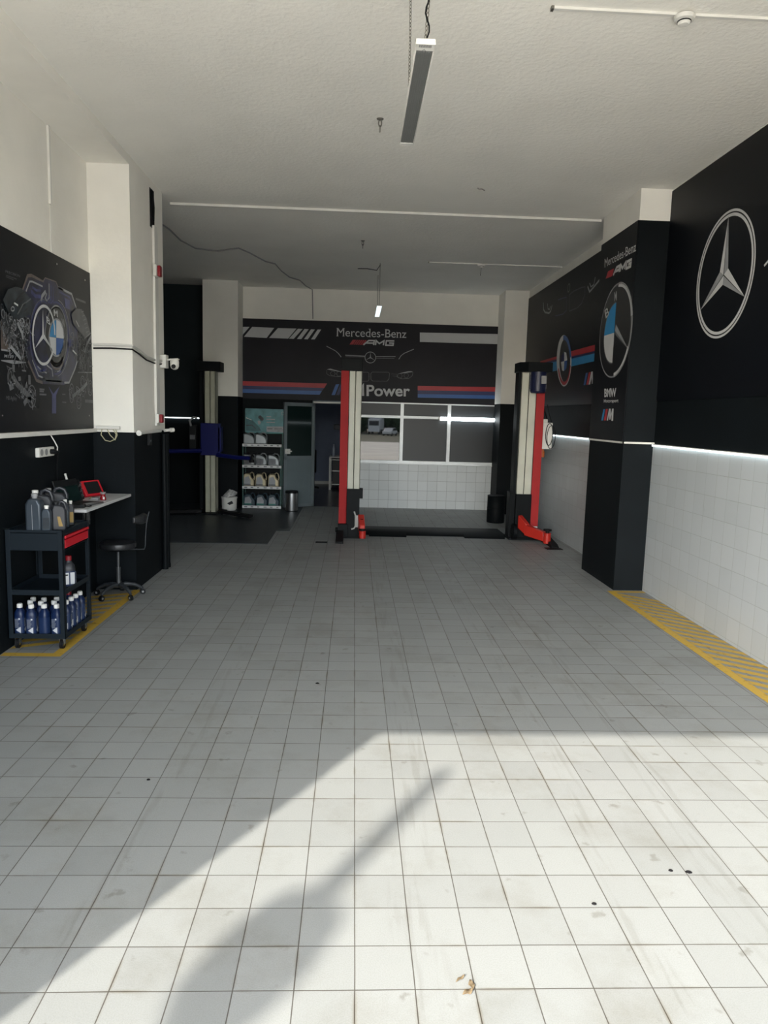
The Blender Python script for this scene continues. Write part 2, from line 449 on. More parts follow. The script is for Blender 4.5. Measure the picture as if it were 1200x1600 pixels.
class Ink:
    """flat print on a panel. side: 'L' faces +X, 'R'/'C' face -X, 'B' faces -Y. (a,b) = wall coordinates, height"""
    def __init__(s, side, base, o, lay=1):
        s.side = side; s.base = base; s.mb = MB(o); s.lay = lay
    def P(s, a, b, extra=0.0):
        d = 0.0008 * s.lay + extra
        if s.side == 'L': return (s.base + d, a, b)
        if s.side in 'RC': return (s.base - d, a, b)
        return (a, s.base - d, b)
    def layer(s, n): s.lay = n; return s
    def poly(s, pts, m):
        s.mb.use(m); s.mb.add([s.P(*p) for p in pts], [tuple(range(len(pts)))]); return s
    def stroke(s, pts, w, m, closed=False):
        s.mb.use(m); k = len(pts)
        if isinstance(w, (int, float)): w = [w] * k
        P2 = [Vector(p) for p in pts]; Lf = []; Rt = []
        for i in range(k):
            if closed: a, c = P2[i - 1], P2[(i + 1) % k]
            else: a, c = P2[max(i - 1, 0)], P2[min(i + 1, k - 1)]
            d1 = (P2[i] - a); d2 = (c - P2[i])
            if d1.length < 1e-9: d1 = d2
            if d2.length < 1e-9: d2 = d1
            d1 = d1.normalized(); d2 = d2.normalized()
            t = (d1 + d2); t = t.normalized() if t.length > 1e-6 else d1
            nrm = Vector((-t.y, t.x)); cs = max(0.45, t.dot(d1))
            Lf.append(P2[i] + nrm * w[i] / 2 / cs); Rt.append(P2[i] - nrm * w[i] / 2 / cs)
        vs = [s.P(*p) for p in Lf] + [s.P(*p) for p in Rt]
        fs = [(i, (i + 1) % k, k + (i + 1) % k, k + i) for i in range(k if closed else k - 1)]
        s.mb.add(vs, fs); return s
    def ring(s, ca, cb, ra, rb, w, m, n=48, a0=0, a1=360):
        full = abs(a1 - a0) >= 360
        pts = [(ca + ra * math.cos(R(a0 + (a1 - a0) * i / n)), cb + rb * math.sin(R(a0 + (a1 - a0) * i / n))) for i in range(n if full else n + 1)]
        return s.stroke(pts, w, m, closed=full)
    def disc(s, ca, cb, ra, rb, m, a0=0, a1=360, n=40):
        pts = [(ca + ra * math.cos(R(a0 + (a1 - a0) * i / n)), cb + rb * math.sin(R(a0 + (a1 - a0) * i / n))) for i in range(n + (0 if abs(a1 - a0) >= 360 else 1))]
        if abs(a1 - a0) < 360: pts.append((ca, cb))
        return s.poly(pts, m)
    def text(s, body, quad, m, bold=0.0, shear=0.0):
        """quad: lower-left, lower-right, upper-left in wall coordinates"""
        cu = bpy.data.curves.new('t', 'FONT'); cu.body = body; cu.size = 1; cu.offset = bold
        ob = bpy.data.objects.new('t', cu); COL.objects.link(ob)
        dg = bpy.context.evaluated_depsgraph_get()
        me = bpy.data.meshes.new_from_object(ob.evaluated_get(dg))
        xs = [v.co.x for v in me.vertices]; ys = [v.co.y for v in me.vertices]
        x0, x1, y0, y1 = min(xs), max(xs), min(ys), max(ys)
        ll, lr, ul = [Vector(q) for q in quad]
        vs = []
        for v in me.vertices:
            u = (v.co.x - x0) / (x1 - x0); t = (v.co.y - y0) / (y1 - y0)
            p = ll + (lr - ll) * (u + shear * t) + (ul - ll) * t
            vs.append(s.P(p.x, p.y))
        s.mb.use(m); s.mb.add(vs, [tuple(p.vertices) for p in me.polygons])
        bpy.data.objects.remove(ob); bpy.data.curves.remove(cu); bpy.data.meshes.remove(me)
        return s
    def serif_text(s, body, quad, m, bold=0.0):
        s.text(body, quad, m, bold)
        def box(t):
            cu = bpy.data.curves.new('t', 'FONT'); cu.body = t; cu.size = 1
            ob = bpy.data.objects.new('t', cu); COL.objects.link(ob)
            me = bpy.data.meshes.new_from_object(ob.evaluated_get(bpy.context.evaluated_depsgraph_get()))
            xs = [v.co.x for v in me.vertices]; ys = [v.co.y for v in me.vertices]
            bpy.data.objects.remove(ob); bpy.data.curves.remove(cu); bpy.data.meshes.remove(me)
            return min(xs), max(xs), min(ys), max(ys)
        X0, X1, Y0, Y1 = box(body)
        ll, lr, ul = [Vector(q) for q in quad]
        def at(x, y):
            p = ll + (lr - ll) * ((x - X0) / (X1 - X0)) + (ul - ll) * ((y - Y0) / (Y1 - Y0)); return (p.x, p.y)
        for k, ch in enumerate(body):
            if ch not in SERIFS: continue
            x1 = box(body[:k + 1])[1]; b = box(ch); w = b[1] - b[0]; x0 = x1 - w
            for fx, fz in SERIFS[ch]:
                c = x0 + w * fx; y = (b[2] + .012) if fz == 0 else b[3] - .012
                s.stroke([at(c - .09, y), at(c + .09, y)], (ul - ll).length * .05, m)
        return s
    def lines(s, strokes, quad, w, m):
        """strokes in a unit box mapped onto the quad"""
        ll, lr, ul = [Vector(q) for q in quad]
        for st in strokes:
            s.stroke([tuple(ll + (lr - ll) * x + (ul - ll) * y) for x, y in st], w, m)
        return s
    def build(s, name, parent, label=None):
        o = s.mb.build(name, None, parent, smooth=False)
        if label: o['label'] = label
        return o

AMG = [[(0.0, 0), (0.16, 1), (0.34, 1), (0.34, 0)], [(0.08, 0.42), (0.34, 0.42)],
       [(0.40, 0), (0.40, 1), (0.52, 0.35), (0.66, 1), (0.66, 0)],
       [(1.0, 1), (0.74, 1), (0.74, 0), (0.98, 0), (0.98, 0.5), (0.84, 0.5)]]
SERIF = {'M': [(0, 0, .32, 0), (.13, 0, .16, 1), (0, 1, .2, 1), (.16, 1, .5, .1), (.5, .1, .84, 1), (.8, 1, 1, 1), (.86, 1, .88, 0), (.7, 0, 1.02, 0)]}

# ================================================================== STRUCTURE
XL, XR, YB, YF, H = -2.65, 3.3, 14.75, -0.25, 4.32
CW = -2.24           # outer face of the left column and ceiling beam
ZS = 1.64            # height where the lower wall finish stops

struct(MB().box(-5.2, 3.6, YF, YB, -0.12, 0), 'floor', FLOOR)
struct(MB().box(-5.2, 3.6, -0.6, 14.9, H, 4.6), 'ceiling', PLASTER)
m = MB().use(MATF)
m.prism([(-5.05, 10.3), (-1.21, 10.3), (-1.21, 11.5), (-1.0, 11.5), (-1.0, YB), (-5.05, YB)],
        lambda a, b: (a, b, 0.0), lambda a, b: (a, b, 0.006))
struct(m, 'floor_covering', label='dark grey floor covering laid over the tiles in the left bay')

# left wall, its column and beam
m = MB(); m.use(BLACKW).box(-2.8, XL, YF, 7.6, 0, ZS); m.use(WHITEW).box(-2.8, XL, YF, 7.6, ZS, H)
struct(m, 'wall_left')
m = MB(); m.use(BLACKW).box(-2.8, CW, 7.5, 8.72, 0, ZS); m.use(WHITEW).box(-2.8, CW, 7.5, 8.72, ZS, H)
struct(m, 'column_left', label='square column at the end of the left wall, white above and black below')
struct(MB().box(XL, CW, YF, 7.5, 4.235, H), 'trim_1', WHITEW, 'shallow white beam along the left edge of the ceiling')
struct(MB().box(-5.2, -2.8, 8.57, 8.72, 0, H), 'wall_bay_front', DARKW)
m = MB(); m.use(BLACKW).box(-5.2, -5.05, 8.72, YB, 0, ZS); m.use(DARKW).box(-5.2, -5.05, 8.72, YB, ZS, H)
struct(m, 'wall_bay_left')

# right wall and column
m = MB()
m.use(BLACKW).box(XR, 3.45, YF, 14.9, 0, 4.17); m.use(WHITEW).box(XR, 3.45, YF, 14.9, 4.17, H)
struct(m, 'wall_right')
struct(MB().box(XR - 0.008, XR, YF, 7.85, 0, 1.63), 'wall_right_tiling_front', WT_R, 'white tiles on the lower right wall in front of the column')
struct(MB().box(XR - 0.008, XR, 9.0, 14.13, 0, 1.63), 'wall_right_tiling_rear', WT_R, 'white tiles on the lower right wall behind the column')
m = MB(); m.use(BLACKW).box(2.96, XR, 7.85, 9.0, 0, 4.0); m.use(WHITEW).box(2.96, XR, 7.85, 9.0, 4.0, H)
struct(m, 'column_right', label='black square column standing against the right wall, white at its top')
m = MB(); m.box(2.945, XR, 7.835, 7.85, 1.648, 1.668); m.box(2.945, 2.96, 7.835, 9.0, 1.648, 1.668)
struct(m, 'trim_2', WPLAST, 'thin white strip round the black column')
# corner pillars of the back wall
m = MB(); m.use(BLACKW).box(2.84, XR, 14.13, YB, 0, 2.17); m.use(WHITEW).box(2.84, XR, 14.13, YB, 2.17, H)
struct(m, 'pillar_right')
m = MB(); m.use(BLACKW).box(-2.9, -2.24, 14.13, YB, 0, 2.17); m.use(WHITEW).box(-2.9, -2.24, 14.13, YB, 2.17, H)
struct(m, 'pillar_left')

# back wall with door and window openings
DX0, DX1, WX0, WX1, WZ0, WZ1 = -0.82, 0.02, 0.08, 2.9, 0.95, 2.14
m = MB()
m.use(BLACKW)
m.box(-5.2, -2.9, YB, 14.9, 0, 1.72); m.box(-2.9, DX0, YB, 14.9, 0, 2.16)
m.box(DX1, WX0, YB, 14.9, 0, 2.16); m.box(WX1, XR, YB, 14.9, 0, 2.16)
m.use(DARKW).box(-5.2, -2.9, YB, 14.9, 1.72, H)
m.use(BLACKW).box(WX0, WX1, YB, 14.9, 0, WZ0)
m.use(WHITEW).box(-2.9, XR, YB, 14.9, 2.16, H)
struct(m, 'wall_back')
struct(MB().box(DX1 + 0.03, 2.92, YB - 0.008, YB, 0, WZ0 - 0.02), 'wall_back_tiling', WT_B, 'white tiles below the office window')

# office behind the back wall
m = MB().use(OFFW)
m.box(-2.6, 1.3, 19.6, 19.75, 0, 2.9); m.box(-2.75, -2.6, 14.9, 19.6, 0, 2.9); m.box(1.3, 1.45, 14.9, 19.6, 0, 2.9)
struct(m, 'wall_office')
struct(MB().box(-2.75, 3.6, YB, 19.75, -0.12, 0.0), 'floor_office', OFFF)
struct(MB().box(-2.75, 1.45, 14.9, 19.75, 2.9, 3.0), 'ceiling_office', WHITEW)
struct(MB().box(-2.6, 1.3, 19.585, 19.6, 0, 0.08), 'baseboard_office', WPLAST)

# front of the building round the big opening
m = MB()
m.box(-5.2, 3.6, -0.6, YF, 3.9, 4.32); m.box(-5.2, XL, -0.6, YF, 0, 3.9); m.box(XR, 3.6, -0.6, YF, 0, 3.9)
struct(m, 'wall_front', WHITEW)
struct(MB().box(-5.2, -2.8, YF, 8.57, H - 0.2, H), 'trim_3', WHITEW, 'roof edge over the neighbouring unit')

# window: frame, mullions, transom, sill and panes
w = thing('window_1', 'long aluminium office window with dark filmed panes above the tiled sill wall', 'window', (1.49, YB, WZ0))
w['kind'] = 'structure'
del w['category']
fo = (1.49, YB, WZ0)
m = MB(fo).use(ALU)
m.box(WX0, WX1, YB - 0.03, YB + 0.05, WZ0 - 0.03, WZ0 + 0.03); m.box(WX0, WX1, YB - 0.02, YB + 0.05, WZ1 - 0.015, WZ1 + 0.02)
m.box(WX0, WX0 + 0.05, YB - 0.02, YB + 0.05, WZ0, WZ1); m.box(WX1 - 0.02, WX1, YB - 0.02, YB + 0.05, WZ0, WZ1)
m.build('window_frame', None, w, bevel=0.003)
MB(fo).box(WX0, WX1 + 0.02, YB - 0.06, YB, WZ0 - 0.045, WZ0 - 0.028).build('window_sill', ALU, w, bevel=0.003)
for xm in (0.965, 1.925):
    MB(fo).box(xm - 0.034, xm + 0.034, YB - 0.035, YB + 0.05, WZ0, WZ1).build('mullion', ALU, w, bevel=0.003)
MB(fo).box(WX0, WX1, YB - 0.03, YB + 0.04, 1.835, 1.89).build('transom', ALU, w, bevel=0.003)
xs = [WX0 + 0.05, 0.93, 1.0, 1.89, 1.96, WX1 - 0.02]
for k in range(3):
    for z0, z1 in ((WZ0 + 0.03, 1.835), (1.89, WZ1 - 0.015)):
        lo = k == 0 and z0 < 1
        p = MB(fo).box(xs[2 * k], xs[2 * k + 1], YB + 0.005, YB + 0.012, z0, z1).build('pane', GL_CLEAR if lo else GL_DARK, w, smooth=False)
        p['label'] = 'clear dark pane mirroring the yard outside' if lo else 'dark filmed pane'

# office door: jamb and the leaf swung open into the shop
m = MB().use(ALUD)
m.box(DX0 - 0.02, DX0 + 0.03, YB - 0.03, 14.9, 0, 2.14); m.box(DX1 - 0.03, DX1 + 0.02, YB - 0.03, 14.9, 0, 2.14)
m.box(DX0, DX1, YB - 0.03, 14.9, 2.09, 2.14)
struct(m, 'trim_4', None, 'grey metal jamb of the office doorway')
struct(MB().box(DX0, DX1, YB - 0.045, YB - 0.03, 2.095, 2.125), 'trim_5', WPLAST, 'pale strip over the office doorway')
d = thing('door_1', 'grey office door with a dark glass upper half swung open against the black wall', 'door', (-0.80, 14.70, 0), R(180 + 32))
d['kind'] = 'structure'; del d['category']
DW, DH = 0.68, 2.09
m = MB().use(ALUD)
m.box(0, 0.065, -0.022, 0.022, 0.01, DH); m.box(DW - 0.065, DW, -0.022, 0.022, 0.01, DH)
m.box(0, DW, -0.022, 0.022, 0.01, 0.075); m.box(0, DW, -0.022, 0.022, DH - 0.07, DH); m.box(0, DW, -0.022, 0.022, 0.97, 1.04)
m.build('door_frame', None, d, bevel=0.003)
MB().box(0.065, DW - 0.065, -0.012, 0.012, 0.075, 0.97).build('door_panel', DOORP, d)
MB().box(0.065, DW - 0.065, -0.006, 0.006, 1.04, DH - 0.07).build('door_glass', GL_DOOR, d)
m = MB().use(WPLAST)
m.box(DW - 0.13, DW - 0.02, 0.022, 0.034, 1.08, 1.18); m.box(DW - 0.15, DW - 0.05, 0.05, 0.065, 1.12, 1.145); m.cyl((DW - 0.06, 0.03, 1.132), (DW - 0.06, 0.06, 1.132), 0.01)
m.build('door_handle', None, d, bevel=0.002)

# worn yellow hatching painted on the tiles
def hatch(x0, x1, y0, y1, borders, slope, pitch, wid, name, label):
    m = MB(); z = 0.0022
    def q(pts): m.add([(a, b, z) for a, b in pts], [tuple(range(len(pts)))])
    for bx in borders: q([(bx[0], bx[2]), (bx[1], bx[2]), (bx[1], bx[3]), (bx[0], bx[3])])
    y = y0 - 1.0
    while y < y1 + 1.0:
        P = [(x0, y), (x1, y + slope * (x1 - x0)), (x1, y + slope * (x1 - x0) + wid), (x0, y + wid)]
        lo = min(p[1] for p in P); hi = max(p[1] for p in P)
        if lo >= y0 and hi <= y1: q(P)
        y += pitch
    struct(m, name, YEL, label)
hatch(2.955, 3.285, 1.0, 7.72, [(2.87, 2.95, 1.0, 7.80), (2.95, 3.285, 7.73, 7.80)], -0.85, 0.155, 0.085, 'floor_marking_right', 'yellow diagonal hatching along the foot of the right wall')
hatch(-2.64, -2.275, 5.46, 7.49, [(-2.27, -2.19, 5.38, 7.49), (-2.64, -2.27, 5.38, 5.455)], 0.5, 0.155, 0.08, 'floor_marking_left', 'yellow diagonal hatching under the cart and stool')

# ================================================================== GRAPHIC PANELS
# --- back banner over office window
o = (0.3, 14.74, 3.0)
bn = thing('banner', 'wide black sign panel with car lettering and red and blue stripes over the office window', 'sign', o)
MB(o).box(-2.24, 2.84, 14.728, 14.748, 2.15, 3.71).build('panel', BANNERM, bn)
B0 = 14.728
i = Ink('B', B0, o, 1)
for q in ([(-2.332,3.539),(-2.106,3.546),(-2.276,3.346),(-2.332,3.344)], [(-2.055,3.548),(-1.621,3.543),(-1.768,3.343),(-2.216,3.352)], [(-1.547,3.541),(-1.181,3.544),(-1.346,3.343),(-1.722,3.345)],
          [(-1.154,3.54),(-1.061,3.539),(-1.235,3.342),(-1.328,3.344)], [(-1.024,3.54),(-0.94,3.538),(-1.086,3.342),(-1.17,3.344)], [(-0.894,3.539),(-0.819,3.537),(-0.956,3.342),(-1.03,3.344)], [(-0.764,3.539),(-0.694,3.541),(-0.817,3.346),(-0.891,3.344)]):
    i.poly(q, INKW)
i.build('pale_dashes', bn, 'row of slanted pale dashes')
i = Ink('B', B0, o, 1).poly([(1.271,3.544),(2.939,3.565),(2.949,3.367),(1.277,3.361)], INKW)
i.build('pale_bar', bn, 'plain pale bar')
i = Ink('B', B0, o, 1)
i.poly([(-2.317,2.488),(-0.56,2.488),(-0.615,2.398),(-2.317,2.4)], INKRED).poly([(-2.317,2.4),(-0.615,2.398),(-0.661,2.336),(-2.317,2.331)], INKNV).poly([(-2.317,2.331),(-0.661,2.336),(-0.707,2.261),(-2.317,2.257)], INKBLU)
i.build('stripes', bn, 'red, navy and blue stripes on the left')
i = Ink('B', B0, o, 1)
i.poly([(1.263,2.494),(2.924,2.514),(2.928,2.425),(1.266,2.405)], INKRED).poly([(1.266,2.405),(2.928,2.425),(2.932,2.349),(1.269,2.331)], INKNV).poly([(1.269,2.331),(2.932,2.349),(2.935,2.279),(1.271,2.26)], INKBLU)
i.build('stripes', bn, 'red, navy and blue stripes on the right')
i = Ink('B', B0, o, 1)
qm = [(-0.381,3.419),(1.002,3.429),(-0.38,3.578)]
i.serif_text('Mercedes-Benz', qm, INKW)
i.build('wordmark', bn, 'white serif lettering')
i = Ink('B', B0, o, 1)
for k in range(7):
    x = 345 + k * 23; wd = (26, 22, 16, 12, 9, 8, 6)[k]
    i.poly([(-0.128,3.267),(-0.084,3.268),(-0.018,3.363),(-0.062,3.362)] if k == 0 else [(a + k * 0.041, b) for a, b in [(-0.128,3.267),(-0.098,3.268),(-0.032,3.363),(-0.062,3.362)]], INKRED)
i.lines(AMG, [(0.149,3.269),(0.753,3.277),(0.161,3.356)], 0.028, INKW)
i.build('performance_mark', bn, 'slanted red bars and three white capitals')
i = Ink('B', B0, o, 1)
i.ring(*[(0.295,3.026)][0], 0.107, 0.107, 0.012, INKS)
c = [(0.295,3.026)][0]
for a in (90, 210, 330):
    i.poly([(c[0] + 0.1 * math.cos(R(a)), c[1] + 0.1 * math.sin(R(a))), (c[0] + 0.012 * math.cos(R(a + 60)), c[1] + 0.012 * math.sin(R(a + 60))), c, (c[0] + 0.012 * math.cos(R(a - 60)), c[1] + 0.012 * math.sin(R(a - 60)))], INKS)
i.stroke([(-0.209,3.056),(0.189,3.049)], 0.014, INKS).stroke([(-0.2,3.027),(0.189,3.033)], 0.006, INKS)
i.stroke([(0.4,3.046),(0.799,3.058)], 0.014, INKS).stroke([(0.401,3.017),(0.774,3.02)], 0.006, INKS)
i.stroke([(-0.581,3.219),(-0.492,3.177),(-0.406,3.135),(-0.346,3.087),(-0.285,3.015)], 0.014, INKS)
i.stroke([(1.163,3.216),(1.061,3.17),(0.968,3.127),(0.91,3.081),(0.864,3.009)], 0.014, INKS)
i.build('star_grille_drawing', bn, 'line drawing of a grille with a three-pointed star')
i = Ink('B', B0, o, 1)
i.stroke([(-0.023,2.727),(0.251,2.735),(0.275,2.714),(0.278,2.588),(0.255,2.557),(0.015,2.55),(-0.02,2.579)], 0.008, INKG, closed=True)
i.build('grille_drawing', bn, 'line drawing of the left grille opening')
i = Ink('B', B0, o, 1)
i.stroke([(0.34,2.741),(0.662,2.747),(0.688,2.726),(0.679,2.616),(0.641,2.568),(0.358,2.563),(0.318,2.589),(0.313,2.71)], 0.008, INKG, closed=True)
i.build('grille_drawing', bn, 'line drawing of the right grille opening')
i = Ink('B', B0, o, 1)
i.poly([(-0.57,2.765),(-0.502,2.784),(-0.279,2.731),(-0.279,2.72)], INKS).stroke([(-0.57,2.756),(-0.569,2.681),(-0.517,2.645),(-0.414,2.632),(-0.277,2.63)], 0.006, INKG)
for cx, cy in [(-0.449,2.688),(-0.326,2.685)]: i.ring(cx, cy, 0.05, 0.05, 0.006, INKG, n=6)
i.build('headlight_drawing', bn, 'line drawing of the left headlight')
i = Ink('B', B0, o, 1)
i.poly([(0.843,2.719),(1.057,2.776),(1.125,2.781),(1.16,2.766)], INKS).stroke([(1.16,2.762),(1.145,2.689),(1.078,2.636),(0.941,2.624),(0.845,2.655),(0.835,2.705)], 0.006, INKG)
i.stroke([(0.723,2.715),(0.843,2.712)], 0.005, INKG).stroke([(0.75,2.677),(0.845,2.668)], 0.005, INKG)
for cx, cy in [(0.896,2.682),(1.025,2.694)]: i.ring(cx, cy, 0.05, 0.05, 0.006, INKG, n=6)
i.build('headlight_drawing', bn, 'line drawing of the right headlight')
i = Ink('B', B0, o, 1)
i.poly([(-0.467,2.262),(-0.386,2.475),(-0.317,2.483),(-0.399,2.264)], INKBLU)
i.poly([(-0.373,2.264),(-0.292,2.478),(-0.232,2.48),(-0.313,2.266)], INKNV).poly([(-0.27,2.267),(-0.206,2.481),(-0.146,2.482),(-0.21,2.269)], INKRED)
i.lines([[(0, 0), (0.35, 1), (0.55, 0.2), (0.95, 1), (0.95, 0)]], [(-0.133,2.263),(0.18,2.263),(-0.137,2.466)], 0.05, INKW)
i.text('Power', [(0.236,2.259),(1.11,2.276),(0.231,2.485)], INKW, bold=0.022)
i.build('power_lettering', bn, 'bold white word beside slanted stripes')

# --- far right poster
o = (XR, 11.5, 3.1)
pf = thing('poster', 'long black poster with a striped roundel on the right wall behind the column', 'poster', o)
MB(o).box(3.288, XR - .002, 9.003, 14.127, 2.12, 4.175).build('panel', POSTER, pf)
BR = 3.288
i = Ink('R', BR, o, 1)
i.poly([(12.989,2.916),(11.842,2.919),(11.831,2.869),(12.979,2.871)], INKRED).poly([(12.98,2.876),(11.832,2.875),(11.823,2.832),(12.972,2.84)], INKNV).poly([(12.974,2.848),(11.825,2.841),(11.828,2.686),(12.939,2.691)], INKLB)
i.build('stripes', pf, 'red, navy and light blue stripes beyond the roundel')
i = Ink('R', BR, o, 1)
i.poly([(11.193,2.934),(10.035,2.927),(10.018,2.84),(11.175,2.847)], INKRED).poly([(11.176,2.851),(10.018,2.844),(10.011,2.806),(11.169,2.817)], INKNV).poly([(11.17,2.82),(10.012,2.81),(10.009,2.703),(11.145,2.701)], INKLB)
i.build('stripes', pf, 'red, navy and light blue stripes nearer the camera')
i = Ink('R', BR, o, 2)
i.poly([(11.091,2.787),(11.108,2.849),(11.134,2.91),(11.169,2.969),(11.212,3.024),(11.262,3.075),(11.318,3.12),(11.378,3.158),(11.441,3.188),(11.507,3.21),(11.572,3.222),(11.637,3.224),(11.698,3.215),(11.754,3.197),(11.805,3.169),(11.848,3.132),(11.882,3.086),(11.906,3.034),(11.919,2.975),(11.922,2.913),(11.914,2.847),(11.894,2.781),(11.865,2.717),(11.826,2.655),(11.778,2.597),(11.724,2.545),(11.664,2.501),(11.601,2.465),(11.535,2.438),(11.468,2.42),(11.403,2.413),(11.341,2.416),(11.283,2.428),(11.231,2.449),(11.185,2.479),(11.146,2.517),(11.117,2.562),(11.096,2.613),(11.085,2.668),(11.083,2.727)], INKW).layer(3).poly([(11.146,2.791),(11.16,2.843),(11.181,2.894),(11.208,2.944),(11.241,2.99),(11.279,3.032),(11.321,3.07),(11.366,3.101),(11.413,3.125),(11.461,3.142),(11.509,3.151),(11.556,3.152),(11.6,3.144),(11.641,3.128),(11.677,3.104),(11.707,3.072),(11.73,3.034),(11.746,2.99),(11.755,2.941),(11.755,2.889),(11.748,2.835),(11.732,2.781),(11.71,2.727),(11.68,2.676),(11.645,2.628),(11.605,2.586),(11.56,2.549),(11.513,2.519),(11.465,2.496),(11.416,2.482),(11.369,2.476),(11.323,2.478),(11.281,2.488),(11.242,2.506),(11.209,2.531),(11.181,2.563),(11.16,2.601),(11.146,2.644),(11.139,2.691),(11.139,2.74)], INKBK)
i.layer(4).stroke([(11.605,3.179),(11.591,3.18),(11.577,3.18),(11.563,3.179),(11.549,3.178),(11.535,3.177),(11.52,3.175),(11.506,3.172),(11.492,3.169),(11.477,3.165),(11.463,3.16),(11.448,3.156),(11.434,3.15),(11.42,3.144),(11.406,3.138),(11.392,3.131),(11.378,3.123),(11.365,3.115),(11.351,3.107),(11.338,3.098),(11.325,3.089),(11.312,3.079),(11.3,3.069),(11.288,3.058),(11.276,3.047),(11.264,3.036),(11.253,3.025),(11.243,3.013),(11.232,3.001),(11.222,2.988),(11.212,2.976),(11.203,2.963),(11.194,2.949),(11.186,2.936),(11.178,2.923),(11.171,2.909),(11.164,2.895),(11.157,2.881),(11.151,2.867),(11.146,2.853),(11.141,2.839)], 0.07, INKBLU).stroke([(11.133,2.72),(11.134,2.698),(11.136,2.677),(11.139,2.657),(11.143,2.637),(11.149,2.618),(11.157,2.6),(11.165,2.582),(11.175,2.566),(11.186,2.55),(11.198,2.536),(11.212,2.522),(11.226,2.51),(11.242,2.499),(11.259,2.489),(11.276,2.481),(11.294,2.473),(11.314,2.468),(11.334,2.463),(11.354,2.461),(11.375,2.459),(11.397,2.459),(11.419,2.461),(11.441,2.464),(11.464,2.468),(11.486,2.474),(11.509,2.482),(11.532,2.491),(11.554,2.501),(11.576,2.513),(11.598,2.525),(11.62,2.54),(11.641,2.555),(11.661,2.572),(11.68,2.589),(11.699,2.608),(11.717,2.628),(11.733,2.648),(11.749,2.669),(11.763,2.691),(11.777,2.714)], 0.05, INKRED)
i.poly([(11.502,2.954),(11.472,2.808),(11.652,2.808),(11.639,2.91)], INKNV).poly([(11.502,2.954),(11.378,2.93),(11.306,2.81),(11.472,2.808)], INKW)
i.poly([(11.652,2.808),(11.472,2.808),(11.454,2.653),(11.564,2.671)], INKW).poly([(11.472,2.808),(11.306,2.808),(11.328,2.69),(11.454,2.653)], INKBLU)
i.build('roundel', pf, 'quartered blue and white roundel in a coloured ring')
i = Ink('R', BR, o, 1)
i.stroke([(12.998,3.933),(12.952,3.806),(12.839,3.745),(12.569,3.693),(12.462,3.715),(12.398,3.8)], 0.03, INKS)
i.stroke([(12.71,3.875),(12.655,3.779),(12.554,3.753),(12.491,3.799)], 0.02, INKS)
i.build('lamp_drawing', pf, 'pale headlight outline at the far end')
i = Ink('R', BR, o, 1)
i.stroke([(10.522,3.789),(10.418,3.695),(10.208,3.741),(10.018,3.787)], 0.03, INKS)
i.stroke([(10.443,3.82),(10.368,3.754),(10.25,3.766),(10.202,3.858)], 0.02, INKS)
i.build('lamp_drawing', pf, 'pale headlight outlines')
i = Ink('R', BR, o, 1)
i.stroke([(12.06,3.835),(11.755,3.818),(11.568,3.8),(11.525,3.592),(11.702,3.562),(12.166,3.596)], 0.018, INKNV)
i.stroke([(11.412,3.815),(11.199,3.833),(10.811,3.822),(10.644,3.803),(10.629,3.69),(10.763,3.586),(10.967,3.553),(11.369,3.559)], 0.018, INKSH, closed=True)
i.ring(*[(11.468,3.928)][0], 0.06, 0.06, 0.02, INKG)
i.build('grille_drawing', pf, 'dark blue grille outline')
i = Ink('R', BR, o, 1)
i.poly([(10.431,2.393),(10.354,2.561),(10.268,2.562),(10.343,2.392)], INKBLU).poly([(10.296,2.395),(10.221,2.563),(10.145,2.564),(10.211,2.394)], INKRED)
i.poly([(10.203,2.394),(10.123,2.565),(10.055,2.566),(10.007,2.398),(10.059,2.398),(10.084,2.486),(10.134,2.393)], INKW)
i.build('m_mark', pf, 'blue, red and white slanted mark')

# --- column poster
o = (2.96, 8.43, 2.8)
pc = thing('poster', 'tall narrow black poster with a half star half roundel emblem on the column side', 'poster', o)
MB(o).box(2.949, 2.958, 7.855, 8.995, 1.67, 4.0).build('panel', POSTER, pc)
BC = 2.949
i = Ink('C', BC, o, 1)
i.serif_text('Mercedes-Benz', [(8.822,3.706),(7.853,3.685),(8.841,3.804)], INKW)
i.build('wordmark', pc, 'white lettering at the top')
i = Ink('C', BC, o, 1)
i.poly([(8.762,3.564),(8.695,3.636),(8.498,3.631),(8.539,3.553)], INKRED)
i.lines(AMG, [(8.505,3.559),(7.964,3.552),(8.497,3.628)], 0.03, INKW)
i.build('performance_mark', pc, 'red block and three white capitals')
i = Ink('C', BC, o, 1)
ccen = [(8.32,2.911)][0]
i.disc(*ccen, 0.50, 0.515, INKBK)
i.layer(2).ring(*ccen, 0.515, 0.52, 0.020, INKG, a0=0, a1=360)
i.layer(3).ring(*ccen, 0.495, 0.505, 0.05, INKW, a0=92, a1=168, n=20).ring(*ccen, 0.495, 0.505, 0.05, INKW, a0=206, a1=264, n=20).ring(*ccen, 0.495, 0.505, 0.025, INKS, a0=168, a1=206, n=10)
i.ring(*ccen, 0.51, 0.52, 0.012, INKS, n=60)
ri = 0.335
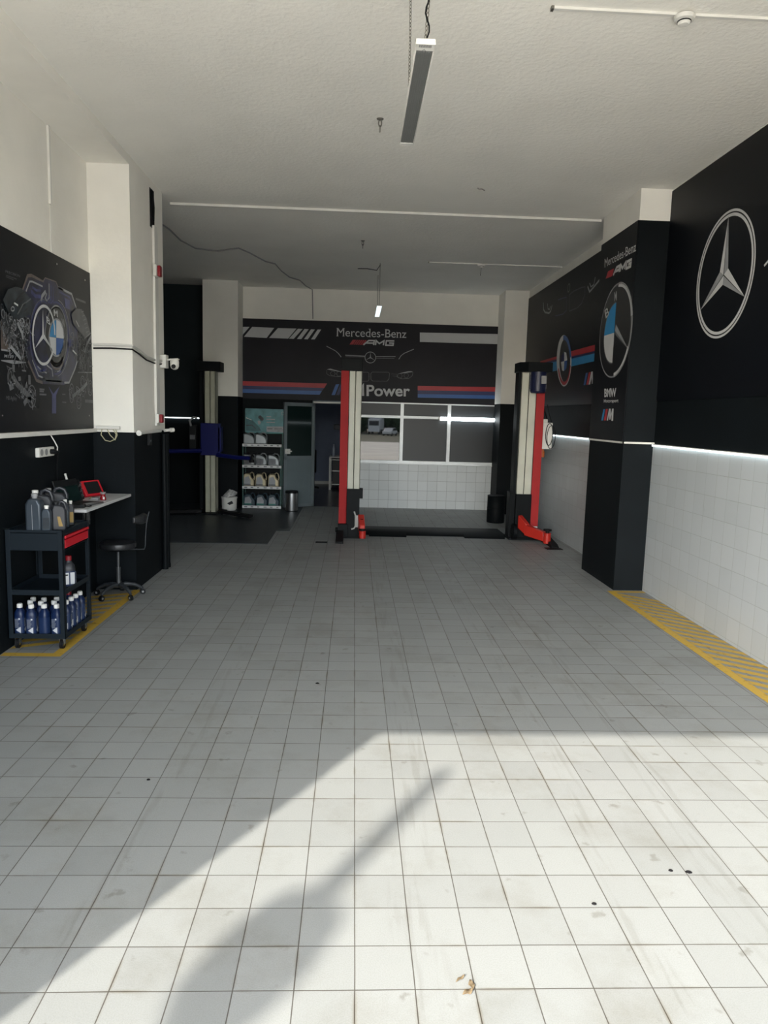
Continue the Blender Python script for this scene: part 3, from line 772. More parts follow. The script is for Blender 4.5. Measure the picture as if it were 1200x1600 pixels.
# seen from the shop the wall axis runs right to left
i.layer(3).disc(ccen[0] + 0.02, ccen[1] - 0.02, ri, ri, INKLB, 0, 90, 16).disc(ccen[0] + 0.02, ccen[1] - 0.02, ri, ri, INKW, 270, 360, 16)
i.layer(2).ring(ccen[0] + 0.02, ccen[1] - 0.02, ri, ri, 0.03, INKG, a0=-90, a1=90)
i.layer(4).poly([ccen, (ccen[0] - 0.02, ccen[1] + 0.07), (ccen[0] - 0.44, ccen[1] - 0.24)], INKS)
i.poly([ccen, (ccen[0] - 0.44, ccen[1] - 0.24), (ccen[0] - 0.03, ccen[1] - 0.05)], INKG)
i.text('B', [(8.655,3.089),(8.55,3.12),(8.72,3.189)], INKW, bold=0.01)
i.text('M', [(8.402,3.248),(8.327,3.248),(8.423,3.354)], INKW, bold=0.01)
i.build('emblem', pc, 'emblem of a blue and white roundel joined to a silver star')
i = Ink('C', BC, o, 1)
i.text('BMW', [(8.533,2.167),(8.142,2.163),(8.552,2.266)], INKW, bold=0.03)
i.text('Motorsport', [(8.536,2.091),(8.061,2.088),(8.546,2.142)], INKW, bold=0.01)
i.build('lettering', pc, 'two lines of white lettering')
i = Ink('C', BC, o, 1)
i.poly([(8.589,1.894),(8.537,2.025),(8.478,2.027),(8.525,1.894)], INKLB).poly([(8.497,1.894),(8.451,2.029),(8.381,2.03),(8.425,1.895)], INKRED)
i.poly([(8.398,1.895),(8.346,2.031),(8.293,2.03),(8.271,1.959),(8.242,2.03),(8.199,2.03),(8.19,1.892),(8.241,1.892),(8.248,1.974),(8.278,1.907),(8.313,1.906),(8.333,1.967),(8.354,1.896)], INKW)
i.build('m_mark', pc, 'blue, red and white slanted mark')

# --- near right poster
o = (XR, 5.9, 3.2)
pn = thing('poster', 'big black poster with a white three-pointed star on the right wall near the entrance', 'poster', o)
MB(o).box(3.288, XR - .002, 3.6, 7.845, 2.12, 4.30).build('panel', POSTER, pn)
i = Ink('R', BR, o, 1)
cy, cz, ra, rb = 6.585, 3.215, 0.505, 0.545
i.ring(cy, cz, ra, rb, 0.020, INKW, n=72).ring(cy, cz, ra - 0.036, rb - 0.036, 0.026, INKW, n=72)
def spike(a):
    t = (cy - 0.945 * (ra - .02) * math.cos(R(a)), cz + 0.965 * (rb - .02) * math.sin(R(a)))
    l = (cy - 0.085 * math.cos(R(a + 60)), cz + 0.085 * math.sin(R(a + 60)))
    r = (cy - 0.085 * math.cos(R(a - 60)), cz + 0.085 * math.sin(R(a - 60)))
    return t, l, r
for a in (90, 210, 330):
    t, l, r = spike(a); c0 = (cy, cz)
    i.layer(2).poly([t, l, c0], INKW).poly([t, c0, r], INKS)
    i.layer(3).stroke([t, c0], [0.002, 0.01], INKBK)
i.build('star_emblem', pn, 'white three-pointed star in a double ring')
i = Ink('R', BR, o, 1)
i.text('17', [(5.93, 3.14), (5.74, 3.14), (5.93, 3.27)], INKW, bold=0.02) if False else i.stroke([(5.93, 3.165), (5.86, 3.20), (5.83, 3.20)], 0.02, INKW)
i.build('lettering', pn, 'start of white lettering at the edge')

# --- engine poster on the left wall
o = (XL, 6.6, 2.4)
pe = thing('poster', 'black poster of engines, chassis drawings and joined car emblems on the left wall', 'poster', o)
MB(o).box(XL + .002, XL + 0.012, 4.3, 7.49, 1.675, 3.195).build('panel', POSTER, pe)
BL = XL + 0.012
for q in [(6.68,3.12),(7.346,3.103),(7.361,1.802),(5.576,1.804)]:
    b = MB(o).cyl((BL, q[0], q[1]), (BL + 0.004, q[0], q[1]), 0.008).build('screw', CHROME, pe)
sh = [(5.99,2.778),(6.093,2.912),(6.15,2.927),(6.374,2.918),(6.429,2.957),(6.654,2.963),(6.685,2.924),(7.002,2.912),(7.105,2.787),(7.137,2.522),(7.094,2.305),(6.865,2.096),(6.744,2.077),(6.304,2.068),(6.176,2.096),(6.037,2.255),(5.976,2.404)]
i = Ink('L', BL, o, 1).poly(sh, INKSH)
i.build('shield', pe, 'dark blue shield with silver outline')
i = Ink('L', BL, o, 2)
i.stroke([(5.99,2.782),(6.093,2.912),(6.16,2.928),(6.385,2.92),(6.429,2.957),(6.655,2.965),(6.692,2.925),(6.81,2.918)], [.015,.026,.026,.016,.010,.010,.016,.016], INKBR)
i.stroke([(6.054,2.785),(6.127,2.874),(6.175,2.882),(6.371,2.877)], 0.014, INKS)
i.stroke([(6.696,2.926),(7.002,2.917),(7.107,2.806)], 0.020, INKS)
i.stroke([(6.716,2.889),(6.95,2.881),(7.02,2.822)], 0.012, INKVI)
i.stroke([(6.045,2.239),(6.186,2.092),(6.305,2.078)], 0.026, INKBR).stroke([(6.122,2.253),(6.229,2.133),(6.349,2.113)], 0.014, INKS)
i.stroke([(6.769,2.098),(6.877,2.103),(7.025,2.233),(7.095,2.315)], 0.018, INKS)
i.stroke([(6.307,2.107),(6.723,2.108)], 0.035, INKSL).stroke([(6.369,2.099),(6.699,2.105)], 0.014, INKG)
for off in (0, 14, 30):
    i.stroke([(6.504,2.923),(6.498,2.806),(6.445,2.772),(6.415,2.789),(6.45,2.833)] if off == 0 else [(a + off * 0.0028, b - 0.01) for a, b in [(6.504,2.923),(6.498,2.806),(6.445,2.772),(6.415,2.789),(6.45,2.833)]], 0.014, INKVI if off else INKS)
i.stroke([(6.33,2.746),(6.354,2.796),(6.43,2.846)], 0.03, INKS)
i.stroke([(6.171,2.837),(6.247,2.825),(6.327,2.838)], 0.02, INKVI).stroke([(6.149,2.8),(6.223,2.775),(6.333,2.788)], 0.03, INKVI)
i.poly([(6.829,2.857),(6.948,2.853),(6.954,2.77),(6.845,2.768)], INKVI).poly([(6.872,2.504),(6.995,2.507),(6.978,2.439),(6.879,2.43)], INKVI)
i.stroke([(6.58,2.774),(6.604,2.781),(6.628,2.786),(6.652,2.789),(6.675,2.789),(6.699,2.787),(6.722,2.783),(6.744,2.776),(6.765,2.768),(6.785,2.757),(6.804,2.744),(6.822,2.728),(6.838,2.711),(6.852,2.692),(6.865,2.671),(6.875,2.649),(6.884,2.625),(6.891,2.601),(6.895,2.575),(6.898,2.548),(6.898,2.521),(6.896,2.493),(6.891,2.465),(6.885,2.438),(6.876,2.41),(6.865,2.384),(6.853,2.358),(6.838,2.333),(6.822,2.309),(6.805,2.286),(6.785,2.265),(6.765,2.246),(6.744,2.229),(6.721,2.213),(6.698,2.2),(6.675,2.188),(6.651,2.179),(6.627,2.172),(6.602,2.167),(6.578,2.165),(6.555,2.165)], 0.016, INKVI).stroke([(6.444,2.75),(6.422,2.755),(6.399,2.757),(6.376,2.756),(6.352,2.753),(6.329,2.747),(6.306,2.739),(6.283,2.728),(6.261,2.715),(6.24,2.7),(6.22,2.683),(6.201,2.664),(6.183,2.643),(6.167,2.621),(6.153,2.598),(6.14,2.573),(6.128,2.548),(6.119,2.522),(6.112,2.495),(6.107,2.468),(6.103,2.441),(6.102,2.415),(6.103,2.389),(6.106,2.363),(6.111,2.339),(6.118,2.315),(6.127,2.293),(6.138,2.272),(6.151,2.252),(6.165,2.235),(6.181,2.22),(6.199,2.206),(6.218,2.195),(6.238,2.187),(6.26,2.18),(6.282,2.177),(6.305,2.176),(6.328,2.178),(6.352,2.182),(6.375,2.189),(6.399,2.199)], 0.016, INKVI)
i.stroke([(6.583,2.752),(6.605,2.758),(6.626,2.762),(6.647,2.764),(6.669,2.764),(6.689,2.762),(6.71,2.758),(6.729,2.752),(6.748,2.744),(6.766,2.734),(6.783,2.721),(6.799,2.707),(6.813,2.691),(6.826,2.674),(6.837,2.655),(6.847,2.634),(6.854,2.612),(6.86,2.59),(6.864,2.566),(6.866,2.541),(6.866,2.516),(6.864,2.491),(6.86,2.466),(6.854,2.44),(6.847,2.415),(6.837,2.391),(6.826,2.367),(6.813,2.344),(6.798,2.322),(6.783,2.301),(6.766,2.282),(6.747,2.264),(6.728,2.248),(6.708,2.234),(6.688,2.221),(6.667,2.211),(6.645,2.202),(6.624,2.196),(6.602,2.192),(6.58,2.189),(6.559,2.189)], 0.006, INKG).stroke([(6.429,2.769),(6.406,2.772),(6.382,2.771),(6.359,2.769),(6.335,2.763),(6.312,2.756),(6.289,2.746),(6.266,2.734),(6.245,2.719),(6.224,2.703),(6.204,2.685),(6.185,2.665),(6.168,2.644),(6.152,2.621),(6.138,2.597),(6.125,2.572),(6.115,2.546),(6.106,2.52),(6.098,2.494),(6.093,2.467),(6.09,2.44),(6.089,2.413),(6.089,2.387),(6.092,2.362),(6.097,2.337),(6.104,2.313),(6.112,2.29),(6.123,2.269),(6.135,2.249),(6.149,2.231),(6.164,2.214),(6.182,2.2),(6.2,2.188),(6.22,2.178),(6.241,2.17),(6.263,2.165),(6.285,2.162),(6.309,2.161),(6.332,2.164),(6.356,2.168),(6.38,2.176)], 0.006, INKG).stroke([(6.685,2.814),(6.706,2.812),(6.727,2.809),(6.747,2.804),(6.767,2.797),(6.786,2.789),(6.804,2.779),(6.822,2.768),(6.838,2.755),(6.853,2.741),(6.868,2.725),(6.88,2.708),(6.892,2.689),(6.902,2.67),(6.911,2.649),(6.918,2.628),(6.923,2.605),(6.927,2.582),(6.929,2.558),(6.93,2.534),(6.929,2.51),(6.926,2.485),(6.922,2.461),(6.916,2.436),(6.908,2.412),(6.899,2.388),(6.888,2.364),(6.876,2.341),(6.863,2.319),(6.848,2.298),(6.832,2.278),(6.815,2.259),(6.798,2.241),(6.779,2.224),(6.759,2.209),(6.739,2.195),(6.718,2.183),(6.697,2.172),(6.675,2.162),(6.653,2.155),(6.632,2.149)], 0.005, INKS)
i.stroke([(6.4,2.23),(6.505,2.201),(6.522,2.14)], 0.014, INKS).stroke([(6.215,2.209),(6.313,2.172),(6.395,2.164)], 0.012, INKS)
i.stroke([(6.615,2.19),(6.731,2.215),(6.844,2.297)], 0.016, INKS)
i.build('shield_ornament', pe, 'silver and bronze edging and blue pipes')
i = Ink('L', BL, o, 3)
i.poly([(6.861,2.517),(6.862,2.559),(6.856,2.599),(6.843,2.637),(6.826,2.67),(6.803,2.699),(6.775,2.722),(6.744,2.739),(6.71,2.75),(6.674,2.754),(6.637,2.752),(6.6,2.744),(6.564,2.729),(6.53,2.709),(6.497,2.684),(6.468,2.654),(6.443,2.621),(6.422,2.585),(6.406,2.547),(6.395,2.507),(6.389,2.467),(6.388,2.428),(6.393,2.39),(6.403,2.355),(6.419,2.322),(6.439,2.294),(6.464,2.269),(6.492,2.25),(6.524,2.237),(6.559,2.23),(6.595,2.229),(6.633,2.235),(6.67,2.247),(6.707,2.265),(6.741,2.29),(6.773,2.319),(6.801,2.353),(6.824,2.391),(6.842,2.432),(6.855,2.474)], INKBK).stroke([(6.389,2.467),(6.393,2.498),(6.4,2.529),(6.411,2.559),(6.424,2.589),(6.441,2.617),(6.46,2.643),(6.481,2.668),(6.504,2.69),(6.53,2.709),(6.556,2.725),(6.584,2.738),(6.613,2.747),(6.642,2.753),(6.67,2.754),(6.699,2.752),(6.726,2.746),(6.751,2.736),(6.775,2.722),(6.797,2.704),(6.816,2.683),(6.832,2.659),(6.845,2.633),(6.855,2.604),(6.86,2.573),(6.862,2.54),(6.861,2.507),(6.855,2.474),(6.846,2.441),(6.833,2.409),(6.817,2.378),(6.798,2.349),(6.776,2.323),(6.752,2.299),(6.726,2.278),(6.699,2.261),(6.67,2.247),(6.641,2.237),(6.612,2.231),(6.583,2.229),(6.555,2.23)], 0.02, INKS)
i.layer(4)
i.poly([(6.628,2.64),(6.578,2.62),(6.513,2.564),(6.474,2.476),(6.611,2.482)], INKLB)
i.poly([(6.628,2.64),(6.707,2.632),(6.764,2.575),(6.781,2.49),(6.616,2.482)], INKW)
i.poly([(6.473,2.474),(6.611,2.48),(6.599,2.328),(6.538,2.346),(6.488,2.394)], INKW)
i.poly([(6.616,2.48),(6.781,2.488),(6.763,2.41),(6.695,2.345),(6.603,2.329)], INKBLU)
i.stroke([(6.786,2.5),(6.786,2.525),(6.782,2.55),(6.774,2.572),(6.762,2.593),(6.746,2.61),(6.727,2.624),(6.706,2.635),(6.683,2.642),(6.658,2.644),(6.633,2.643),(6.608,2.638),(6.583,2.629),(6.559,2.617),(6.537,2.601),(6.517,2.583),(6.499,2.562),(6.485,2.539),(6.474,2.516),(6.466,2.491),(6.462,2.466),(6.462,2.442),(6.466,2.419),(6.473,2.397),(6.484,2.377),(6.499,2.359),(6.516,2.345),(6.536,2.333),(6.558,2.326),(6.582,2.322),(6.607,2.322),(6.633,2.326),(6.658,2.334),(6.683,2.345),(6.706,2.361),(6.728,2.379),(6.746,2.4),(6.762,2.423),(6.774,2.448),(6.782,2.474)], 0.016, INKS)
i.text('B', [(6.43,2.589),(6.503,2.571),(6.418,2.643)], INKW, bold=0.01).text('M', [(6.582,2.665),(6.664,2.662),(6.58,2.722)], INKW, bold=0.02).text('W', [(6.761,2.593),(6.82,2.591),(6.744,2.664)], INKS, bold=0.01)
i.layer(3)
i.stroke([(6.485,2.312),(6.488,2.306),(6.491,2.301),(6.494,2.296),(6.498,2.291),(6.503,2.287),(6.508,2.283),(6.513,2.279),(6.519,2.275),(6.525,2.272),(6.531,2.268),(6.538,2.266),(6.545,2.263),(6.552,2.261),(6.56,2.259),(6.567,2.258),(6.575,2.257),(6.584,2.256),(6.592,2.256),(6.6,2.256),(6.609,2.256),(6.617,2.257),(6.626,2.258),(6.634,2.26),(6.643,2.261),(6.651,2.264),(6.66,2.266),(6.668,2.269),(6.676,2.272),(6.684,2.276),(6.691,2.28),(6.699,2.284),(6.706,2.289),(6.712,2.293),(6.719,2.298),(6.725,2.304),(6.73,2.309),(6.735,2.315),(6.74,2.32),(6.744,2.326),(6.748,2.332)], 0.016, INKBR).stroke([(6.483,2.288),(6.486,2.283),(6.489,2.278),(6.493,2.273),(6.497,2.268),(6.501,2.264),(6.506,2.26),(6.511,2.256),(6.517,2.252),(6.523,2.248),(6.529,2.245),(6.536,2.242),(6.543,2.24),(6.55,2.238),(6.558,2.236),(6.565,2.234),(6.573,2.233),(6.582,2.233),(6.59,2.232),(6.598,2.232),(6.607,2.233),(6.615,2.233),(6.624,2.234),(6.633,2.236),(6.641,2.238),(6.65,2.24),(6.658,2.243),(6.666,2.245),(6.674,2.249),(6.682,2.252),(6.689,2.256),(6.697,2.26),(6.704,2.265),(6.71,2.269),(6.717,2.274),(6.723,2.28),(6.728,2.285),(6.733,2.291),(6.738,2.296),(6.742,2.302),(6.746,2.308)], 0.016, INKBR).stroke([(6.481,2.265),(6.484,2.26),(6.487,2.255),(6.491,2.25),(6.495,2.245),(6.499,2.241),(6.504,2.236),(6.509,2.232),(6.515,2.229),(6.521,2.225),(6.527,2.222),(6.534,2.219),(6.541,2.217),(6.548,2.214),(6.556,2.212),(6.564,2.211),(6.572,2.21),(6.58,2.209),(6.588,2.209),(6.596,2.209),(6.605,2.209),(6.614,2.21),(6.622,2.211),(6.631,2.212),(6.639,2.214),(6.648,2.216),(6.656,2.219),(6.664,2.222),(6.672,2.225),(6.68,2.228),(6.688,2.232),(6.695,2.236),(6.702,2.241),(6.709,2.246),(6.715,2.25),(6.721,2.256),(6.726,2.261),(6.732,2.267),(6.736,2.272),(6.741,2.278),(6.744,2.284)], 0.016, INKBR)
i.build('roundel', pe, 'blue and white quartered roundel')
i = Ink('L', BL, o, 6)
i.stroke([(6.582,2.501),(6.582,2.54),(6.577,2.577),(6.565,2.612),(6.549,2.643),(6.528,2.669),(6.502,2.69),(6.473,2.706),(6.442,2.716),(6.409,2.72),(6.374,2.718),(6.34,2.71),(6.306,2.697),(6.274,2.678),(6.244,2.655),(6.217,2.627),(6.193,2.596),(6.174,2.563),(6.158,2.527),(6.148,2.491),(6.142,2.454),(6.142,2.417),(6.146,2.382),(6.156,2.349),(6.17,2.319),(6.189,2.293),(6.212,2.271),(6.238,2.253),(6.268,2.241),(6.3,2.234),(6.334,2.234),(6.369,2.239),(6.404,2.25),(6.438,2.268),(6.47,2.29),(6.499,2.318),(6.525,2.349),(6.547,2.385),(6.564,2.422),(6.576,2.461)], 0.024, INKW)
i.poly([(6.351,2.685),(6.363,2.482),(6.529,2.364),(6.346,2.448),(6.172,2.35),(6.322,2.477)], INKW)
i.layer(7).stroke([(6.351,2.681),(6.345,2.463)], 0.006, INKS).stroke([(6.345,2.463),(6.523,2.367)], 0.006, INKS)
i.build('star_emblem', pe, 'silver three-pointed star in a ring')
# left engine: cover, then a tangle of hoses, pulleys and pipes
def tangle(i, reg, n, cols, w0, w1, seed):
    rnd = random.Random(seed); cx = [p[0] for p in reg]; cy_ = [p[1] for p in reg]
    def inside(x, y):
        c = False; j = len(reg) - 1
        for k in range(len(reg)):
            if (reg[k][1] > y) != (reg[j][1] > y) and x < (reg[j][0] - reg[k][0]) * (y - reg[k][1]) / (reg[j][1] - reg[k][1]) + reg[k][0]: c = not c
            j = k
        return c
    made = 0
    while made < n:
        x = rnd.uniform(min(cx), max(cx)); y = rnd.uniform(min(cy_), max(cy_))
        if not inside(x, y): continue
        made += 1
        t = rnd.random(); col = rnd.choice(cols); i.layer(2 + made % 6)
        if t < 0.25: i.ring(x, y, rnd.uniform(.015, .05), rnd.uniform(.015, .05), rnd.uniform(w0, w1), col, n=14)
        else:
            a = rnd.uniform(-2.6, -0.6); pts = [(x, y)]
            for _ in range(4):
                a += rnd.uniform(-.7, .7); pts.append((pts[-1][0] + .03 * math.cos(a), pts[-1][1] + .03 * math.sin(a)))
            i.stroke([p for p in pts], rnd.uniform(w0, w1), col)
i = Ink('L', BL, o, 1)
reg = [(5.629,2.61),(5.722,2.562),(5.873,2.551),(6.093,2.588),(6.143,2.504),(6.041,2.41),(5.963,2.249),(5.753,2.342),(5.62,2.504)]
i.poly(reg, INKBK)
tangle(i, reg, 230, [INKSL, INKG, INKSL, INKS, INKG, INKBK], 0.003, 0.010, 3)
i.layer(8).stroke([(5.743,2.327),(5.908,2.245)], 0.03, INKS)
i.stroke([(5.871,2.52),(5.944,2.449),(5.958,2.402)], 0.03, INKS)
i.build('engine_block', pe, 'tangle of engine pipes and belts')
i = Ink('L', BL, o, 9)
i.poly([(5.649,2.658),(5.738,2.748),(5.859,2.788),(5.965,2.794),(6.161,2.72),(6.114,2.615),(5.991,2.575),(5.89,2.546),(5.804,2.55),(5.723,2.578)], INKSL)
i.layer(10).stroke([(5.723,2.578),(5.796,2.642),(5.961,2.754),(6.036,2.782)], 0.012, INKBK).stroke([(5.876,2.583),(5.972,2.668),(6.125,2.739)], 0.012, INKG)
for k in range(3): i.poly([(a + k * 0.03, b - k * 0.035) for a, b in [(5.923,2.684),(5.984,2.706),(6.004,2.729),(5.958,2.713)]], INKBK)
i.stroke([(5.826,2.617),(5.825,2.619),(5.825,2.622),(5.823,2.624),(5.821,2.625),(5.819,2.627),(5.815,2.628),(5.812,2.629),(5.808,2.629),(5.804,2.629),(5.799,2.629),(5.795,2.628),(5.791,2.627),(5.787,2.625),(5.783,2.623),(5.78,2.621),(5.777,2.619),(5.774,2.617),(5.773,2.614),(5.771,2.612),(5.771,2.609),(5.771,2.607),(5.772,2.605),(5.773,2.603),(5.775,2.601),(5.778,2.599),(5.781,2.598),(5.785,2.597),(5.788,2.597),(5.792,2.597),(5.797,2.597),(5.801,2.598),(5.805,2.599),(5.809,2.601),(5.813,2.603),(5.817,2.605),(5.82,2.607),(5.822,2.609),(5.824,2.612),(5.825,2.614)], 0.008, INKS).stroke([(5.823,2.662),(5.891,2.652)], 0.014, INKW)
i.build('engine_cover', pe, 'slate engine cover')
i = Ink('L', BL, o, 1)
reg = [(7.006,2.641),(7.136,2.676),(7.428,2.612),(7.445,2.452),(7.349,2.303),(7.182,2.252),(7.06,2.36),(6.966,2.448)]
tangle(i, reg, 110, [INKG, INKD, INKD, INKG, INKD], 0.003, 0.008, 5)
i.layer(8).stroke([(7.274,2.407),(7.335,2.492),(7.469,2.586)], 0.03, INKG).stroke([(6.975,2.406),(7.066,2.375)], 0.016, INKW)
i.build('engine_block', pe, 'dim pipes of the right-hand engine')
i = Ink('L', BL, o, 9)
i.poly([(6.963,2.729),(7.094,2.799),(7.225,2.813),(7.354,2.742),(7.442,2.613),(7.285,2.547),(7.13,2.598),(7.006,2.65)], INKD)
for k in range(6): i.layer(10).stroke([(a + k * .024, b - k * .035) for a, b in [(7.209,2.782),(7.277,2.801)]], 0.008, INKG)
i.stroke([(7.072,2.687),(7.146,2.638)], 0.012, INKS).stroke([(7.271,2.54),(7.457,2.615)], 0.012, INKG)
i.build('engine_cover', pe, 'dim engine cover on the right')
i = Ink('L', BL, o, 1)
i.poly([(5.621,2.519),(5.66,2.501),(5.706,2.384),(5.75,2.311),(5.601,2.29)], INKBR)
i.layer(2).stroke([(5.601,2.29),(5.757,2.292)], 0.014, INKS).stroke([(5.594,2.21),(5.792,2.212),(6.006,2.224)], [.006,.03,.006], INKS)
i.text('M139', [(5.644,2.236),(5.791,2.24),(5.65,2.26)], INKS, bold=0.02)
i.build('engine_caption', pe, 'engine code lettering')
# chassis drawings
def chassis(i, wheels, spine, springs, col, seed, w):
    for e in wheels: i.stroke(e, w * 1.6, col)
    for e in wheels: i.stroke([(sum(p[0] for p in e) / len(e) + (x - sum(p[0] for p in e) / len(e)) * .6, sum(p[1] for p in e) / len(e) + (y - sum(p[1] for p in e) / len(e)) * .6) for x, y in e], w, col, closed=False)
    i.stroke(spine, w * 7, col)
    for s_ in springs: i.stroke(s_, w * 6, col)
    rnd = random.Random(seed); i.layer(4)
    for p in spine:
        for _ in range(7):
            x, y = p[0] + rnd.uniform(-.07, .07), p[1] + rnd.uniform(-.06, .06)
            i.stroke([(x, y), (x + rnd.uniform(-.06, .06), y + rnd.uniform(-.05, .05)), (x + rnd.uniform(-.06, .06), y + rnd.uniform(-.05, .05))], w, rnd.choice([col, INKS, INKBK]))
i = Ink('L', BL, o, 2)
chassis(i, [[(5.785,2.141),(5.781,2.146),(5.777,2.151),(5.772,2.155),(5.767,2.158),(5.761,2.16),(5.755,2.162),(5.749,2.162),(5.743,2.162),(5.737,2.161),(5.731,2.159),(5.725,2.156),(5.719,2.153),(5.714,2.149),(5.708,2.144),(5.704,2.138),(5.699,2.132),(5.695,2.126),(5.692,2.119),(5.689,2.111),(5.687,2.104),(5.686,2.096),(5.685,2.089),(5.685,2.082),(5.686,2.074),(5.687,2.067),(5.689,2.061),(5.692,2.054),(5.695,2.049),(5.699,2.043),(5.704,2.039),(5.708,2.035),(5.714,2.032),(5.719,2.03),(5.725,2.029),(5.731,2.028),(5.737,2.028),(5.743,2.03),(5.75,2.032),(5.756,2.035),(5.762,2.038)], [(6.161,1.96),(6.161,1.974),(6.16,1.988),(6.156,2),(6.151,2.012),(6.144,2.022),(6.136,2.031),(6.127,2.038),(6.117,2.043),(6.106,2.046),(6.095,2.046),(6.083,2.045),(6.072,2.041),(6.061,2.036),(6.051,2.028),(6.041,2.019),(6.033,2.008),(6.026,1.996),(6.021,1.983),(6.017,1.97),(6.015,1.956),(6.015,1.943),(6.016,1.929),(6.019,1.917),(6.024,1.905),(6.031,1.895),(6.039,1.886),(6.048,1.879),(6.058,1.874),(6.068,1.871),(6.08,1.87),(6.091,1.871),(6.103,1.874),(6.114,1.88),(6.124,1.887),(6.134,1.896),(6.142,1.907),(6.149,1.919),(6.155,1.932),(6.159,1.946)]], [(5.766,2.108),(5.83,2.048),(5.915,2.011),(6.003,1.973),(6.076,1.941)],
        [[(5.79,2.193),(5.782,2.141)], [(6.054,2.128),(6.057,2.053)], [(5.879,2.106),(5.885,2.074)], [(5.707,2.011),(5.776,2.03)], [(5.941,1.893),(5.981,1.922),(6.095,1.937)]], INKG, 4, 0.007)
i.build('chassis_drawing', pe, 'grey chassis drawing at lower left')
i = Ink('L', BL, o, 2)
chassis(i, [[(7.267,2.123),(7.267,2.132),(7.265,2.142),(7.263,2.15),(7.259,2.158),(7.254,2.165),(7.248,2.171),(7.241,2.175),(7.233,2.178),(7.225,2.18),(7.217,2.18),(7.208,2.179),(7.2,2.177),(7.192,2.173),(7.184,2.167),(7.177,2.161),(7.172,2.154),(7.167,2.146),(7.163,2.137),(7.16,2.128),(7.159,2.118),(7.159,2.109),(7.16,2.1),(7.162,2.092),(7.166,2.084),(7.171,2.077),(7.177,2.071),(7.184,2.067),(7.191,2.063),(7.199,2.061),(7.208,2.061),(7.216,2.062),(7.225,2.064),(7.233,2.068),(7.241,2.074),(7.248,2.08),(7.254,2.087),(7.259,2.096),(7.263,2.104),(7.265,2.114)], [(7.48,2.076),(7.48,2.087),(7.479,2.098),(7.476,2.108),(7.471,2.118),(7.465,2.126),(7.458,2.133),(7.45,2.139),(7.441,2.143),(7.432,2.145),(7.422,2.145),(7.412,2.144),(7.402,2.141),(7.393,2.136),(7.384,2.13),(7.376,2.122),(7.369,2.114),(7.363,2.104),(7.359,2.093),(7.356,2.082),(7.354,2.071),(7.354,2.06),(7.356,2.049),(7.359,2.039),(7.363,2.03),(7.369,2.021),(7.376,2.014),(7.383,2.009),(7.392,2.005),(7.402,2.002),(7.411,2.002),(7.421,2.003),(7.431,2.006),(7.441,2.01),(7.45,2.016),(7.458,2.024),(7.465,2.033),(7.471,2.043),(7.475,2.053),(7.479,2.064)], [(6.987,2.01),(6.988,2.023),(6.987,2.036),(6.984,2.049),(6.98,2.06),(6.976,2.071),(6.97,2.079),(6.963,2.086),(6.955,2.091),(6.947,2.094),(6.938,2.094),(6.93,2.093),(6.921,2.089),(6.913,2.084),(6.905,2.077),(6.898,2.068),(6.892,2.057),(6.886,2.046),(6.882,2.033),(6.879,2.02),(6.877,2.006),(6.877,1.993),(6.878,1.98),(6.88,1.968),(6.884,1.956),(6.888,1.946),(6.894,1.938),(6.901,1.931),(6.908,1.926),(6.917,1.923),(6.925,1.922),(6.934,1.923),(6.942,1.926),(6.951,1.932),(6.959,1.939),(6.966,1.948),(6.973,1.958),(6.978,1.97),(6.982,1.983),(6.985,1.996)], [(7.163,1.936),(7.164,1.946),(7.162,1.956),(7.159,1.966),(7.155,1.975),(7.15,1.983),(7.143,1.99),(7.136,1.995),(7.128,1.999),(7.119,2.001),(7.11,2.002),(7.101,2),(7.092,1.998),(7.084,1.994),(7.075,1.988),(7.068,1.981),(7.062,1.973),(7.056,1.964),(7.052,1.954),(7.049,1.944),(7.048,1.934),(7.048,1.923),(7.049,1.913),(7.052,1.903),(7.056,1.895),(7.061,1.887),(7.067,1.88),(7.074,1.875),(7.082,1.871),(7.091,1.868),(7.1,1.867),(7.109,1.868),(7.118,1.871),(7.127,1.875),(7.135,1.881),(7.143,1.888),(7.149,1.896),(7.155,1.905),(7.159,1.915),(7.162,1.925)]], [(6.955,1.98),(7.059,2.012),(7.222,2.066),(7.336,2.121)], [], INKG, 9, 0.005)
i.build('chassis_drawing', pe, 'dim chassis drawing at lower right')
def cap(fn):
    k = Ink('L', BL, o, 2); fn(k); k.build('caption', pe)
cap(lambda k: k.text('MB Agility', [(5.648,1.912),(5.818,1.911),(5.652,1.951)], INKG))
cap(lambda k: k.text('PRECISION', [(5.719,2.867),(5.957,2.875),(5.721,2.885)], INKG))
for p_, w_, c_ in (([(5.727,2.848),(5.899,2.851)], .006, INKD), ([(5.726,2.837),(5.847,2.837)], .006, INKD), ([(6.239,2.022),(6.337,2.021)], .014, INKG), ([(6.238,2.005),(6.324,2.004)], .014, INKG),
                   ([(6.236,1.979),(6.372,1.98)], .014, INKG), ([(6.713,1.992),(6.784,1.994)], .012, INKD), ([(6.708,1.923),(6.798,1.921)], .012, INKD), ([(5.928,2.157),(6.001,2.157)], .012, INKG),
                   ([(7.101,2.89),(7.352,2.892)], .02, INKD), ([(7.267,1.943),(7.479,1.941)], .03, INKD), ([(7.1,2.21),(7.486,2.23)], .010, INKG), ([(7.406,2.511),(7.66,2.514)], .010, INKG), ([(7.404,2.287),(7.654,2.301)], .008, INKG)):
    cap(lambda k: k.stroke(p_, w_, c_))
i = Ink('L', BL, o, 2)
i.poly([(6.418,2.055),(6.521,1.992),(6.661,2.064),(6.575,1.979),(6.562,1.82),(6.474,1.82),(6.487,1.982)], INKVI)
i.build('blue_stem', pe, 'blue stem under the shield')

